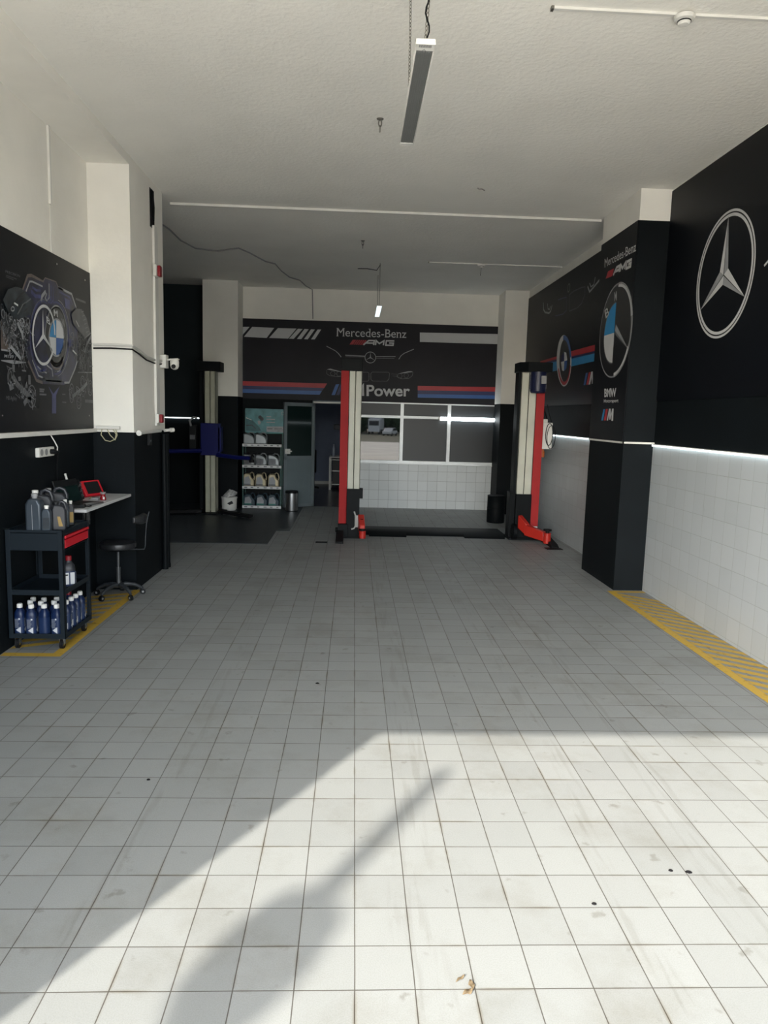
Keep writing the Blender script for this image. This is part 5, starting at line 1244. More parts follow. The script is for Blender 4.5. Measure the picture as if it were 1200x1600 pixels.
# tea glass
t = thing('tea_glass', 'small waisted glass of red tea on the wall desk', 'glass', (-2.34, 6.84, DZ))
MB().lathe([(.022, 0), (.026, .004), (.027, .02), (.020, .042), (.020, .05), (.026, .078), (.0265, .080)], n=20).build('cup', mat('tea_glass_wall', (.55, .52, .52), .1, trans=.6), t)
MB().lathe([(.0225, .001), (.0275, .006), (.0280, .022), (.0212, .043), (.0213, .050), (.0235, .060)], n=20).build('tea', TEAG, t)
MB().box(.012, .024, -.0285, -.0265, .012, .035).build('painted_glint', WPLAST, t)  # small white patch on the cup standing in for a glint

# ================================================================== STOOL
t = thing('rolling_stool', 'black round rolling stool with a small backrest beside the left column', 'stool', (-2.335, 7.22, 0))
m = MB(); m.lathe([(.16, .495), (.172, .505), (.175, .53), (.17, .55), (.15, .56), (.01, .562)], n=36); m.build('seat', mat('black_vinyl', (.016, .017, .019), .35), t)
MB().lathe([(.10, .475), (.12, .495)], n=20).build('seat_plate', BLKM, t)
m = MB(); m.cyl((0, 0, .10), (0, 0, .30), .022, n=18); m.cyl((0, 0, .29), (0, 0, .48), .014, n=16); m.build('gas_column', mat('grey_metal_column', (.10, .105, .11), .35, metal=.6), t)
for k in range(5):
    a = R(28 + 72 * k); ca, sa = math.cos(a), math.sin(a); rr = .232
    m = MB(); m.tube([(0.01 * ca, 0.01 * sa, .115), (.07 * ca, .07 * sa, .125), (.15 * ca, .15 * sa, .11), (.205 * ca, .205 * sa, .082), (rr * ca, rr * sa, .062)], [.024, .022, .019, .016, .013], 10)
    lg = m.build('leg', mat('dark_grey_plastic', (.028, .032, .036), .4), t)
    x, y = rr * ca, rr * sa
    m = MB(); m.cyl((x - .014 * sa, y + .014 * ca, .028), (x + .014 * sa, y - .014 * ca, .028), .027, n=20); m.build('caster_wheel', BLKPL, lg)
    MB().cyl((x - .0155 * sa, y + .0155 * ca, .028), (x + .0155 * sa, y - .0155 * ca, .028), .011, n=14).build('caster_hub', GPLAST, lg)
m = MB(); m.tube([(.05, 0, .485), (.20, .0, .485), (.262, .0, .49), (.272, .0, .53), (.275, .0, .62), (.285, .0, .74), (.305, .0, .84), (.315, 0, .87)], .006, 8); m.build('backrest_bar', MATS['dark_grey_plastic'], t)
m = MB()
n_ = 12; vs = []; fs = []
for j in range(n_ + 1):
    u = -1 + 2 * j / n_
    for (dx, dz) in ((0, -.055), (0, .055), (.035, .04), (.035, -.04)):
        vs.append((.25 - .0 + .06 * (-(u * u)) + dx * (1 - .3 * u * u), .15 * u, .80 + dz * (1 - .45 * u * u)))
for j in range(n_):
    for q in range(4): fs.append((4 * j + q, 4 * j + (q + 1) % 4, 4 * j + 4 + (q + 1) % 4, 4 * j + 4 + q))
fs += [(0, 1, 2, 3), (4 * n_, 4 * n_ + 3, 4 * n_ + 2, 4 * n_ + 1)]
m.add(vs, fs).build('backrest', MATS['black_vinyl'], t, bevel=.006)

# ================================================================== TWO-POST LIFT
def u_column(m, x0, x1, y0, y1, z0, z1, open_side=-1):
    """folded column: two channels with a slot between"""
    xm = (x0 + x1) / 2; s = .006
    for a, b in ((x0, xm - s), (xm + s, x1)):
        m.box(a, b, y0, y0 + .02, z0, z1)
    m.box(x0, x0 + .012, y0, y1, z0, z1); m.box(x1 - .012, x1, y0, y1, z0, z1); m.box(x0, x1, y1 - .012, y1, z0, z1)
o = (1.35, 11.2, 0)
lf = thing('two_post_lift', 'two-post car lift with cream columns, red covers and black tops', 'car lift', o)
# left post
m = MB(o); u_column(m, -.088, .105, 11.0, 11.24, .02, 2.54); m.build('column', BEIGE, lf, bevel=.003)
MB(o).box(-.008, .003, 11.012, 11.03, .76, 2.53).build('screw_gap', BLKM, lf)
m = MB(o); m.prism([(-.208, 10.97), (-.09, 10.985), (-.09, 11.2), (-.208, 11.2)], lambda a, b: (a, b, .225), lambda a, b: (a, b, 2.53)); m.build('side_cover', REDP, lf, bevel=.003)
m = MB(o); m.box(-.205, .112, 10.95, 11.27, 2.53, 2.71); m.build('top_cover', BLKM, lf, bevel=.006)
m = MB(o); m.box(-.09, .107, 10.93, 11.0, .03, .76); m.box(.10, .155, 10.93, 11.02, .62, .775); m.build('carriage', BLKM, lf, bevel=.004)
m = MB(o); m.box(-.24, .12, 10.94, 11.3, 0, .03); m.box(-.215, -.06, 10.9, 11.25, .03, .225); m.cyl((-.255, 11.0, .12), (-.21, 11.0, .12), .04); m.build('base_plate', BLKM, lf, bevel=.004)
m = MB(o); m.prism([(10.46, 0), (10.95, 0), (10.95, .13), (10.85, .13), (10.5, .05), (10.46, .03)], lambda a, b: (-.235, a, b), lambda a, b: (-.125, a, b)); m.build('floor_foot', BLKR, lf, bevel=.006)
def lift_arm(pts, hgt, nm='arm'):
    m = MB(o); a, b = Vector(pts[0]), Vector(pts[1])
    d = (b - a).normalized(); n = Vector((-d.y, d.x, 0)).normalized() * .045
    vs = []
    for p, h, w in ((a, hgt[0], 1.1), (b, hgt[1], .9)):
        for s1 in (-1, 1):
            for s2 in (0, 1): vs.append(p + n * s1 * w + Vector((0, 0, h * s2)))
    m.add(vs, [(0, 1, 3, 2), (4, 6, 7, 5), (0, 4, 5, 1), (2, 3, 7, 6), (0, 2, 6, 4), (1, 5, 7, 3)])
    return m
m = lift_arm([(.135, 10.93, .17), (.155, 10.66, .10)], (.21, .15)); a1 = m.build('arm', ARMRED, lf, bevel=.012)
m = MB(o); m.cyl((.158, 10.63, .06), (.158, 10.63, .17), .05, n=22); m.build('arm_end', ARMRED, a1, bevel=.004)
m = MB(o); m.box(.11, .17, 10.93, 10.945, .345, .375); m.build('arm_band', WPLAST, a1)
m = MB(o); m.box(.125, .165, 10.80, 10.895, .215, .325); m.build('arm_slot', BLKM, a1)
m = MB(o); m.cyl((.158, 10.66, .17), (.158, 10.66, .20), .052, n=20); m.build('lifting_pad', BLKR, a1)
m = MB(o); m.tube([(.03, 10.92, .42), (.05, 10.91, .36), (.055, 10.91, .20), (.03, 10.91, .16), (-.01, 10.91, .15)], .012, 6); m.box(.04, .10, 10.91, 10.93, .18, .36); m.build('arm_lock', mat('grey_lock_steel', (.40, .40, .38), .5), lf)
# right post
m = MB(o); u_column(m, 2.56, 2.80, 11.18, 11.44, .02, 2.6); m.build('column', BEIGE, lf, bevel=.003)
MB(o).box(2.674, 2.685, 11.19, 11.21, .72, 2.6).build('screw_gap', BLKM, lf)
m = MB(o); m.prism([(2.80, 11.165), (2.925, 11.15), (2.925, 11.4), (2.80, 11.4)], lambda a, b: (a, b, .215), lambda a, b: (a, b, 2.40)); m.build('side_cover', REDP, lf, bevel=.003)
MB(o).box(2.80, 2.92, 11.16, 11.38, .185, .215).build('cover_foot', WPLAST, lf)
m = MB(o); m.prism([(2.50, 11.12), (2.62, 11.02), (2.99, 11.02), (2.99, 11.46), (2.50, 11.46)], lambda a, b: (a, b, 2.60), lambda a, b: (a, b, 2.745)); m.build('top_cover', BLKM, lf, bevel=.006)
m = MB(o); m.box(2.515, 2.558, 11.2, 11.42, .72, 2.6); m.build('cable_cover', BLKM, lf, bevel=.003)
m = MB(o); m.cyl((2.785, 11.06, 2.60), (2.785, 11.06, 2.31), .118, n=28); m.lathe([(.118, 2.31), (.10, 2.285), (.02, 2.28)], c=(2.785, 11.06, 0), n=28)
for k in range(20):
    a = 2 * math.pi * k / 20; m.obox((2.785 + .118 * math.cos(a), 11.06 + .118 * math.sin(a), 2.45), .012, .005, .22, rz=a)
mo = m.build('motor', NAVYM, lf)
MB(o).box(2.80, 2.88, 10.925, 10.95, 2.42, 2.54).build('terminal_box', GPLAST, mo, bevel=.006)
m = MB(o); m.box(2.55, 2.795, 11.11, 11.18, .03, .72); m.box(2.47, 2.56, 11.2, 11.42, .03, .74); m.build('carriage', BLKM, lf, bevel=.004)
m = MB(o); m.box(2.46, 2.99, 11.1, 11.5, 0, .03); m.box(2.78, 2.93, 11.1, 11.42, .03, .185); m.cyl((2.50, 11.05, .14), (2.56, 11.05, .14), .12, n=20); m.build('base_plate', BLKM, lf, bevel=.004)
m = lift_arm([(2.62, 11.08, .20), (2.72, 10.95, .10)], (.20, .18)); a2 = m.build('arm', ARMRED, lf, bevel=.01)
m = lift_arm([(2.70, 10.98, .10), (2.93, 10.72, .055)], (.17, .14)); m.build('arm_extension', ARMRED, a2, bevel=.01)
MB(o).cyl((2.955, 10.68, .03), (2.955, 10.68, .19), .055, n=22).build('arm_end', ARMRED, a2, bevel=.004)
m = MB(o); m.cyl((2.955, 10.68, .19), (2.955, 10.68, .225), .028, n=16); m.cyl((2.955, 10.68, .222), (2.955, 10.68, .245), .062, n=20); m.build('lifting_pad', BLKR, a2)
m = MB(o); m.prism([(10.42, 0), (11.1, 0), (11.1, .12), (10.5, .05), (10.42, .02)], lambda a, b: (2.96, a, b), lambda a, b: (3.07, a, b)); m.build('floor_foot', BLKR, lf, bevel=.004)
MB(o).box(2.86, 3.10, 10.30, 10.46, 0, .006).build('anchor_plate', BLKM, lf)
# floor cover between the posts
m = MB(o); m.prism([(11.3, 0), (11.36, .035), (12.0, .035), (12.08, 0)], lambda a, b: (.12, a, b), lambda a, b: (2.46, a, b)); m.build('floor_cover', BLKM, lf)
for x0, x1 in ((.27, .86), (1.78, 2.42)):
    m = MB(o); m.prism([(11.16, 0), (11.2, .02), (11.34, .05), (11.34, 0)], lambda a, b: (x0, a, b), lambda a, b: (x1, a, b)); m.build('ramp_lip', BLKM, lf)
# control box on the right post
t = thing('control_box', 'pale control box with looped cables and orange knob on the red post', 'control box', (3.02, 11.3, 1.62))
MB().box(-.085, .075, -.08, .16, -.19, .22).build('box', WPLAST, t, bevel=.008)
MB().box(-.08, .0, -.05, .1, .22, .275).build('gland', WPLAST, t, bevel=.008)
m = MB()
m.tube([(.02 + .055 * math.sin(q), -.095, .04 + .17 * math.cos(q)) for q in [2 * math.pi * k / 20 for k in range(20)]], .006, 6, closed=True)
m.tube([(.05 + .065 * math.sin(q), -.105, .0 + .18 * math.cos(q)) for q in [2 * math.pi * k / 20 for k in range(20)]], .005, 6, closed=True)
m.tube([(.07, -.05, .20), (.02, -.02, .36), (-.01, 0, .5)], .005, 6)
m.build('cable_loop', BLKR, t)
m = MB(); m.cyl((-.06, -.02, -.19), (-.06, -.02, -.23), .03, n=16); m.cyl((-.06, -.02, -.225), (-.06, -.02, -.32), .042, n=20); m.build('stop_knob', ORANGEP, t)
m = MB(); m.tube([(.0, .0, .275), (-.12, -.10, .5), (-.13, -.12, .72)], .012, 6); m.build('conduit', BLKR, t)

# ================================================================== BLUE LIFT POST IN THE LEFT BAY
o = (-2.6, 13.4, 0)
lb = thing('blue_lift', 'car lift post with blue carriage and cream column in the dark left bay', 'car lift', o)
m = MB(o); u_column(m, -2.715, -2.52, 13.35, 13.6, .02, 2.6); m.build('column', mat('dull_cream_paint', (.40, .40, .31), .5, var=.1), lb, bevel=.003)
m = MB(o); m.box(-2.86, -2.42, 13.28, 13.66, 2.59, 2.76); m.build('top_cover', BLKM, lb, bevel=.006)
m = MB(o); m.box(-2.82, -2.755, 13.38, 13.55, .02, 2.59); m.build('side_channel', BLKM, lb, bevel=.003)
m = MB(o); m.box(-2.77, -2.42, 13.24, 13.36, 1.08, 1.66); m.box(-2.46, -2.40, 13.24, 13.45, 1.15, 1.6); m.build('carriage', BLUEP, lb, bevel=.008)
m = MB(o); m.tube([(-2.48, 13.25, 1.09), (-2.1, 13.15, 1.06), (-1.86, 13.1, 1.055)], .038, 8); ar = m.build('arm', BLUEP, lb)
m = MB(o); m.cyl((-1.83, 13.1, 1.02), (-1.83, 13.1, 1.14), .02, n=12); m.cyl((-1.83, 13.1, 1.13), (-1.83, 13.1, 1.16), .075, n=18); m.cyl((-1.83, 13.1, .98), (-1.83, 13.1, 1.03), .05, n=14); m.build('lifting_pad', BLKR, ar)
m = MB(o); m.tube([(-2.75, 13.25, 1.16), (-3.2, 13.1, 1.15), (-3.6, 12.9, 1.15)], .038, 8); m.build('arm', BLUEP, lb)
m = MB(o); m.box(-2.85, -2.38, 13.15, 13.75, 0, .03); m.build('base_plate', BLKM, lb, bevel=.003)
m = MB(o); m.prism([(-2.45, 13.2), (-2.45, 13.4), (-1.75, 12.75), (-1.80, 12.62)], lambda a, b: (a, b, .03), lambda a, b: (a, b, .08)); m.build('floor_arm', BLKR, lb, bevel=.006)
m = MB(o); m.prism([(-2.75, 13.2), (-2.75, 13.38), (-3.9, 13.0), (-3.9, 12.8)], lambda a, b: (a, b, .03), lambda a, b: (a, b, .09)); m.build('floor_arm', BLKR, lb, bevel=.006)
m = MB(o); m.box(-2.99, -2.86, 13.3, 13.42, 1.18, 1.62); bx = m.build('control_box', BLKPL, lb, bevel=.01)
MB(o).box(-2.97, -2.88, 13.293, 13.3, 1.36, 1.44).build('box_label', INKG, bx)
MB(o).tube([(-2.95, 13.3, 1.60), (-2.97, 13.28, 1.70), (-2.9, 13.28, 1.76), (-2.84, 13.3, 1.75)], .02, 8).build('hose', GPLAST, bx)

# bucket of rags
t = thing('bucket', 'white printed bucket with a lid leaning on top beside the blue lift', 'bucket', (-2.36, 13.86, 0))
m = MB(); m.lathe([(.115, 0), (.12, .01), (.145, .23), (.152, .235), (.152, .262), (.146, .262), (.138, .03), (.01, .02)], n=30); m.build('body', WPLAST, t)
m = MB(); m.lathe([(.1225, .05), (.1255, .07)], n=30); m.lathe([(.1425, .21), (.1445, .225)], n=30); m.build('band', INKBK, t)
m = MB(); m.prism([(-.02, .15), (.07, .20), (.10, .15), (.03, .12)], lambda a, b: (a, -.145, b), lambda a, b: (a, -.12, b)); m.build('print', INKBK, t)
m = MB(); m.tube([(.148 * math.cos(q), .148 * math.sin(q), .25 + .0) for q in [math.pi * (1 + k / 10) for k in range(11)]], .004, 6); m.build('bail', CHAINM, t)
t = thing('rag', 'crumpled pale rag heaped on the white bucket', 'cloth', (-2.36, 13.86, .262))
m = MB(); m.lathe([(.14, -.01), (.13, .02), (.09, .06), (.05, .10), (.01, .12)], n=26)
for v in m.v:
    f = math.sin(v.x * 47 + v.z * 30) * .018 + math.sin(v.y * 61) * .014
    v.x += f + .02 * (v.z * 6); v.z += f * .8 + v.x * .25 + .02
m.build('folds', mat('pale_rag', (.42, .42, .41), .8, var=.5, scale=22), t)

# ================================================================== PRODUCT SHELF
SX0, SX1, SY0, SY1 = -2.15, -1.385, 14.10, 14.45
SX1 = -1.395
o = ((SX0 + SX1) / 2, 14.28, 0)
sh_ = thing('display_shelf', 'dark green display rack with white price rails and a teal header board', 'display shelf', o)
GRM = mat('dark_green_metal', (.012, .06, .05), .45)
for x in (SX0, SX1 - .025):
    for y in (SY0, SY1 - .025): MB(o).box(x, x + .025, y, y + .025, 0, 1.25 if y == SY0 else 1.93).build('upright', GRM, sh_, bevel=.002)
lev = [.045, .425, .835, 1.245]
for z in lev:
    b = MB(o).box(SX0 + .01, SX1 - .01, SY0 + .01, SY1, z, z + .018).build('shelf_board', BLKM, sh_)
    r_ = MB(o).box(SX0, SX1, SY0 - .012, SY0, z - .025, z + .027).build('price_rail', mat('price_rail_white', (.60, .60, .60), .5, var=.02), b, bevel=.002)
    m = MB(o).use(INKG)
    for k in range(6): m.box(SX0 + .04 + k * .125, SX0 + .10 + k * .125 - .01 * (k % 3), SY0 - .0135, SY0 - .0125, z - .008, z + .010)
    m.build('price_tags', None, b)
MB(o).box(SX0 + .02, SX1 - .02, SY1 - .02, SY1 - .015, .05, 1.5).build('back_panel', BLKM, sh_)
hb = MB(o).box(-2.135, -1.36, SY1 - .06, SY1 - .05, 1.47, 1.95).build('header_board', INKTEAL, sh_)
i = Ink('B', SY1 - .06, o, 1)
i.poly([(-2.121,1.784),(-2.022,1.741),(-1.963,1.689),(-1.863,1.592),(-1.83,1.526),(-1.896,1.507),(-2.121,1.518)], INKTD).poly([(-1.721,1.479),(-1.375,1.484),(-1.375,1.471),(-1.721,1.462)], INKGR)
i.layer(2).poly([(-2.121,1.776),(-2.013,1.733),(-2.013,1.72),(-2.121,1.759)], INKW).stroke([(-2.121,1.618),(-2.005,1.625),(-1.93,1.557)], .02, INKSL)
i.poly([(-1.897,1.707),(-1.864,1.724),(-1.831,1.692),(-1.847,1.642),(-1.88,1.641)], INKS)
for k, q in enumerate(([(-1.848,1.783)][0], [(-1.814,1.751)][0])): i.disc(*q, .035, .035, INKBK)
i.ring(*[(-1.793,1.593)][0], .05, .06, .03, INKLB if False else INKTEAL)
i.build('board_picture', hb, 'picture of a vehicle and a figure')
i = Ink('B', SY1 - .06, o, 3)
i.poly([(-1.72,1.608),(-1.38,1.614),(-1.379,1.496),(-1.72,1.505)], INKS)
i.layer(4).stroke([(-1.703,1.564),(-1.605,1.565)], .022, INKG).stroke([(-1.572,1.574),(-1.414,1.575)], .012, INKG).stroke([(-1.572,1.551),(-1.397,1.552)], .01, INKG).stroke([(-1.505,1.522),(-1.396,1.522)], .008, INKG)
i.stroke([(-1.723,1.799),(-1.632,1.799)], .02, INKS).stroke([(-1.723,1.747),(-1.556,1.748)], .02, INKS).stroke([(-1.722,1.688),(-1.556,1.69)], .02, INKS)
i.ring(*[(-1.408,1.869)][0], .022, .028, .008, INKS)
i.build('board_caption', hb, 'pale caption panel and lines')

def shelf_jug(bodym, labm, subm, w, h, style):
    t = thing('oil_canister', '', 'oil canister', (0, 0, 0))
    dp = .13; hb_ = h
    if style == 'round':
        out = [(-w / 2, 0), (w * .5, 0), (w * .5, h * .30), (w * .44, h * .5), (w * .30, h * .70), (w * .05, h * .84), (-w * .2, h * .90), (-w / 2, h * .90)]
    else:
        out = [(-w / 2, 0), (w * .5, 0), (w * .5, h * .45), (w * .22, h * .62), (w * .16, h * .88), (-w * .3, h * .92), (-w / 2, h * .75)]
    m = MB().prism(out, lambda a, b: (a, -dp / 2, b), lambda a, b: (a, dp / 2, b)); m.build('body', bodym, t, bevel=.022, seg=3)
    m = MB()
    if style == 'round': pts = [(-w * .1, 0, h * .88), (w * .1, 0, h * .99), (w * .32, 0, h * .96), (w * .46, 0, h * .78), (w * .49, 0, h * .5), (w * .47, 0, h * .35)]
    else: pts = [(w * .1, 0, h * .90), (w * .28, 0, h * .98), (w * .40, 0, h * .90), (w * .48, 0, h * .66), (w * .46, 0, h * .45)]
    m.tube(pts, .012, 8); m.build('handle', bodym, t)
    m = MB(); m.lathe([(.024, h * .88), (.024, h * .97), (.02, h)], c=(-w * .33, 0, 0), n=16); m.build('cap', BLKPL, t)
    if labm:
        m = MB().prism([(-w * .42, h * .12), (w * .16, h * .12), (w * .2, h * .40), (-w * .0, h * .72), (-w * .36, h * .62)] if style != 'round' else [(-w * .4, h * .12), (w * .2, h * .12), (w * .2, h * .55), (-w * .4, h * .6)],
                       lambda a, b: (a, -dp / 2 - .0012, b), lambda a, b: (a, -dp / 2, b)); m.build('label', labm, t)
    if subm: MB().prism([(-w * .42, h * .06), (w * .2, h * .06), (w * .2, h * .18), (-w * .42, h * .18)], lambda a, b: (a, -dp / 2 - .0022, b), lambda a, b: (a, -dp / 2 - .001, b)).build('label_band', subm, t)
    return t
rows = [(3, shelf_jug(JUGS, None, None, .225, .225, 'round'), 'silver', [(-2.03, 'round silver canister at the left end of the top shelf'), (-1.80, 'round silver canister in the middle of the top shelf')]),
        (2, shelf_jug(JUGS, INKG, None, .225, .235, 'round'), 'silver', [(-2.03, 'round silver canister behind the blue lift pad, left end of the second shelf'), (-1.795, 'round silver canister in the middle of the second shelf'), (-1.555, 'round silver canister at the right end of the second shelf')]),
        (1, shelf_jug(JUGO, INKS, INKG, .215, .275, 'slant'), 'gold', [(-2.035, 'gold canister with pale label at the left end of the third shelf'), (-1.80, 'gold canister with pale label in the middle of the third shelf'), (-1.555, 'gold canister with pale label at the right end of the third shelf')]),
        (0, shelf_jug(JUGT, INKS, INKGR, .225, .25, 'slant'), 'dark', [(-2.02, 'dark teal canister at the left end of the lowest shelf'), (-1.78, 'dark teal canister in the middle of the lowest shelf'), (-1.55, 'dark teal canister at the right end of the lowest shelf')])]
for lv, pr_, nm, pl in rows:
    for k, (x, lb_) in enumerate(pl):
        loc = (x, 14.21, lev[lv] + .018)
        g = nm + ' oil canisters on the display rack' + (' top shelf' if lv == 3 else '')
        if k == 0: pr_.location = loc; pr_['label'] = lb_; pr_['group'] = g
        else: dup(pr_, loc, None, lb_, g)

# bin, scrap, dark drum
t = thing('waste_bin', 'small brushed steel pedal bin with a black lid by the office door', 'bin', (-1.175, 13.92, 0))
MB().lathe([(.118, .0), (.122, .02), (.122, .36)], n=32).build('body', STEEL, t)
MB().lathe([(.125, .355), (.126, .385), (.11, .40), (.01, .405)], n=32).build('lid', BLKPL, t)
MB().lathe([(.126, 0), (.126, .022)], n=32).build('base_ring', BLKPL, t)
t = MB((-.45, 10.52, 0)).box(-.53, -.36, 10.49, 10.55, 0, .014).build('rubber_pad', BLKR, bevel=.004, loc=(-.45, 10.52, 0))
tag(t, 'small black rubber strip lying on the floor left of the lift', 'rubber strip')
t = thing('waste_drum', 'black drum in the dark corner behind the right lift post', 'drum', (2.62, 13.0, 0))
MB().lathe([(.155, 0), (.16, .01), (.16, .26), (.165, .265), (.16, .27), (.16, .48), (.166, .49), (.15, .50), (.01, .495)], n=30).build('body', BLKM, t)

# dry leaves and crumbs on the sunlit tiles
LEAFB = mat('dry_leaf_brown', (.16, .12, .07), .8, var=.4, scale=60)
def leaf(x, y, rz, l, w, label):
    t = MB(); n = 7; vs = []; fs = []
    for k in range(n):
        u = k / (n - 1); hw = w * math.sin(math.pi * min(.98, max(.02, u))) / 2
        for s_ in (-1, 0, 1): vs.append((l * (u - .5), s_ * hw, .002 + .006 * abs(s_) * math.sin(u * 5) ** 2 + .004 * u))
    for k in range(n - 1):
        for j in range(2): fs.append((3 * k + j, 3 * k + j + 1, 3 * k + 4 + j, 3 * k + 3 + j))
    t.add(vs, fs); ob = t.build('dry_leaf', LEAFB, loc=(x, y, 0)); ob.rotation_euler = (0, 0, rz)
    sm = ob.modifiers.new('thickness', 'SOLIDIFY'); sm.thickness = .0008
    tag(ob, label, 'leaf')
q = [(0.398,2.193),(0.432,2.166),(0.415,2.136)]
leaf(*q[0], R(35), .042, .012, 'thin dry leaf lying alone on the sunlit tiles at lower centre')
leaf(*q[1], R(100), .035, .022, 'curled dry leaf lying across the joint of the sunlit tiles')
leaf(*q[2], R(20), .040, .024, 'pale crushed leaf nearest the camera on the sunlit tiles')
for k, (x, y) in enumerate([(1.381,2.78),(1.455,2.771),(0.982,2.571),(-0.219,4.89),(-1.012,3.525)]):
    m = MB(); m.lathe([(.003, 0), (.008 + .004 * (k % 2), .002), (.006, .006), (.001, .008)], n=7, sx=1.3)
    tag(m.build('crumb', BLKR, loc=(x, y, 0)), ['dark crumb on the right of the sunlit floor, left of its twin', 'dark crumb on the right of the sunlit floor, right of its twin', 'dark crumb in the middle of the sunlit floor', 'dark crumb in the shade just before the sunlit floor', 'dark crumb on the shaded tiles at lower left'][k], 'crumb')

# ================================================================== OFFICE FURNITURE
t = thing('office_desk', 'white framed office desk seen through the doorway', 'desk', (-.2, 18.4, 0))
MB().box(-.40, .9, -.3, .3, .80, .83).build('desk_top', WPLAST, t, bevel=.003)
for x in (-.38, .88):
    for y in (-.28, .28): MB().box(x - .025, x + .025, y - .02, y + .02, 0, .80).build('leg', WPLAST, t)
m = MB().box(-.32, .2, -.26, .26, .1, .76).build('drawer_unit', BLKPL, t, bevel=.005)
for z in (.12, .46, .74): MB().box(-.35, .2, -.27, -.262, z, z + .025).build('drawer_rail', WPLAST, t)
t = thing('office_chair', 'black office chair behind the office door', 'chair', (-1.12, 17.9, 0))
MB().box(.12, .20, -.24, .24, .42, 1.0).build('backrest', BLKR, t, bevel=.04, seg=3)
MB().box(-.28, .16, -.25, .25, .44, .52).build('seat', BLKR, t, bevel=.03, seg=3)
MB().cyl((0, 0, .08), (0, 0, .45), .03).build('gas_column', BLKM, t)
for k in range(5):
    a = R(72 * k); MB().tube([(0, 0, .12), (.28 * math.cos(a), .28 * math.sin(a), .06)], .02, 8).build('leg', BLKPL, t)
t = thing('wall_box', 'dark box on the office back wall', 'box', (-.42, 19.5, 1.55))
MB().box(-.12, .25, 0, .08, -.07, .06).build('case', BLKPL, t, bevel=.01)
MB().box(-.10, .23, -.004, 0, -.05, .04).build('face', NAVYM, t)
t = thing('water_bottle', 'clear bottle standing on the office desk', 'bottle', (-.50, 18.22, .83))
MB().lathe([(.035, 0), (.037, .01), (.037, .2), (.015, .26), (.013, .28)], n=18).build('body', mat('pale_bottle', (.3, .33, .4), .3), t)
MB().lathe([(.015, .28), (.015, .30)], n=14).build('cap', WPLAST, t)
t = thing('office_fill_lamp', 'unseen lamp added on the office ceiling to light the room', 'lamp', (-.9, 17.0, 2.9))  # added lamp, hidden above the doorway, lights the office dimly
MB().box(-.3, .3, -.3, .3, -.04, 0).build('housing', WPLAST, t)
MB().box(-.27, .27, -.27, .27, -.045, -.04).build('diffuser', mat('office_fill_glow', (.9, .9, .9), .5, emit=(.75, .85, 1.0), estr=1.0), t)

# ================================================================== OUTSIDE (lights the shop, is mirrored in the window)
struct(MB().box(-40, 40, -23, YF, -0.3, -0.02), 'ground', mat('pale_stone_yard', (.90, .84, .74), .9, var=.12, scale=.6, bump=.3))
struct(MB().box(-90, 90, -150, -23, -2.3, -1.75), 'ground_far', mat('green_brown_ground', (.20, .19, .13), .95, var=.3, scale=.3))
pp = (-4.1, -4.0, 0)
t = thing('street_lamp', 'street lamp outside whose shadow falls across the sunlit floor', 'street lamp', pp)
MB().cyl((0, 0, -.02), (0, 0, 5.2), .11, .085, n=16).build('pole', GPLAST, t)
MB().cyl((0, 0, 5.2), (0.0, 0, 6.35), .06, .04, n=12).build('mast', GPLAST, t)
m = MB(); m.lathe([(.09, 5.0), (.16, 5.08), (.185, 5.25), (.16, 5.42), (.05, 5.5)], n=20); m.build('lamp_head', GPLAST, t)
LEAF = mat('dark_leaves', (.030, .055, .022), .8, var=.5, scale=2.5)
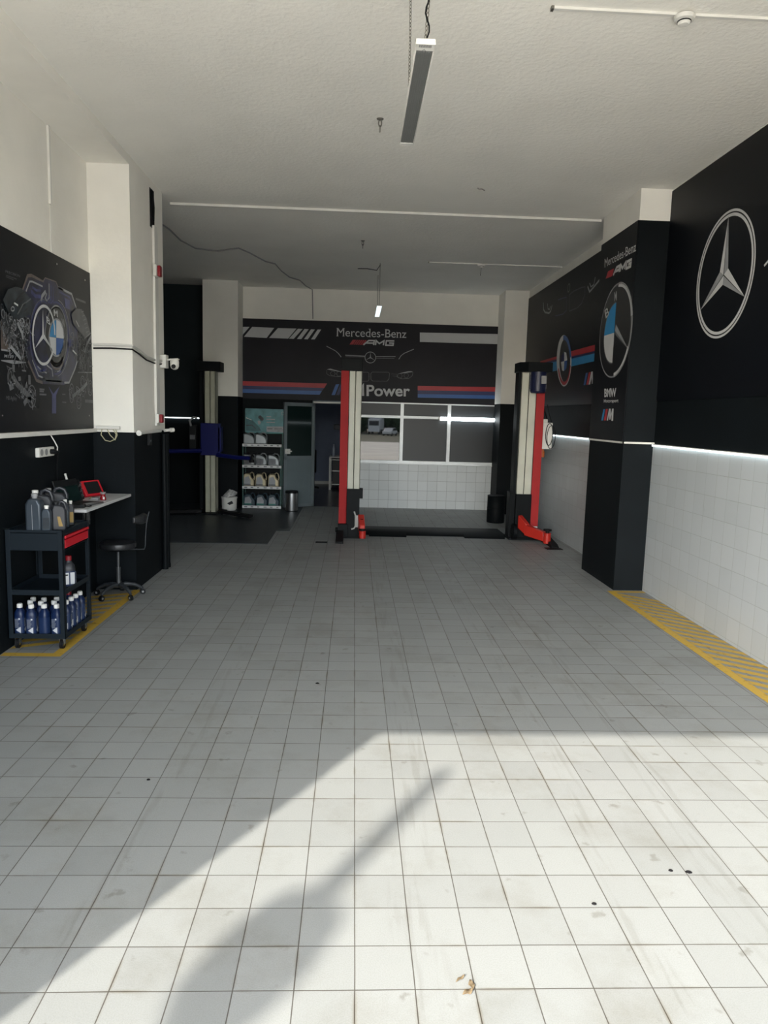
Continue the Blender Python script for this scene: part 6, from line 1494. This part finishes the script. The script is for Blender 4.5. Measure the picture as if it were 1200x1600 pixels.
def tree(x, y, h, seed, label):
    rnd = random.Random(seed); t = thing('tree', label, 'tree', (x, y, -1.75), group='trees across the yard')
    MB().cyl((0, 0, 0), (0, 0, h * .5), .22, .12, n=10).build('trunk', mat('bark', (.10, .07, .05), .9), t)
    bm = bmesh.new()
    for k in range(12):
        r_ = h * rnd.uniform(.14, .24)
        M = Matrix.Translation((rnd.uniform(-1, 1) * h * .22, rnd.uniform(-1, 1) * h * .22, h * rnd.uniform(.12, .82)))
        bmesh.ops.create_icosphere(bm, subdivisions=3, radius=r_, matrix=M)
    for v in bm.verts: v.co += Vector((rnd.uniform(-1, 1), rnd.uniform(-1, 1), rnd.uniform(-1, 1))) * h * .022
    me = bpy.data.meshes.new('crown'); bm.to_mesh(me); bm.free(); me.materials.append(LEAF)
    c = bpy.data.objects.new('crown', me); COL.objects.link(c); c.parent = t
rt = random.Random(11)
for k in range(17):
    tree(-22 + k * 3.6 + rt.uniform(-.6, .6), -126 + rt.uniform(-4, 4), rt.uniform(9, 12), k, 'dark leafy tree in the row beyond the yard')
t = thing('truck', 'white truck parked beyond the yard', 'truck', (4.0, -112, -1.75), R(8))
WT = mat('white_truck_paint', (.65, .66, .66), .4)
m = MB(); m.prism([(-1.0, .5), (1.4, .5), (1.4, 2.9), (0.9, 3.0), (-.4, 3.0), (-.9, 1.9), (-1.0, 1.7)], lambda a, b: (-1.1, a, b), lambda a, b: (1.1, a, b)); m.build('cab', WT, t, bevel=.06)
MB().box(-1.15, 1.15, -6.5, -1.2, .9, 3.3).build('cargo_box', WT, t, bevel=.03)
MB().box(-.95, .95, 1.39, 1.42, 1.7, 2.6).build('windscreen', GL_DARK, t)
for x in (-1, 1):
    for y in (.5, -4.5, -5.6): MB().cyl((x * .85, y, .5), (x * 1.12, y, .5), .5, n=24).build('wheel', BLKR, t)
t = thing('parked_car', 'small white car parked beyond the yard', 'car', (6.6, -104, -1.75), R(20))
m = MB(); m.prism([(-2, .35), (2, .35), (2.05, .8), (1.2, .95), (.7, 1.4), (-1.0, 1.42), (-1.7, .95), (-2, .9)], lambda a, b: (-.85, a, b), lambda a, b: (.85, a, b)); m.build('body', WT, t, bevel=.08, seg=3)
MB().prism([(1.15, .95), (.68, 1.36), (-.98, 1.38), (-1.6, .96)], lambda a, b: (-.87, a, b), lambda a, b: (.87, a, b)).build('windows', GL_DARK, t)
for x in (-1, 1):
    for y in (-1.3, 1.3): MB().cyl((x * .7, y, .32), (x * .88, y, .32), .32, n=20).build('wheel', BLKR, t)
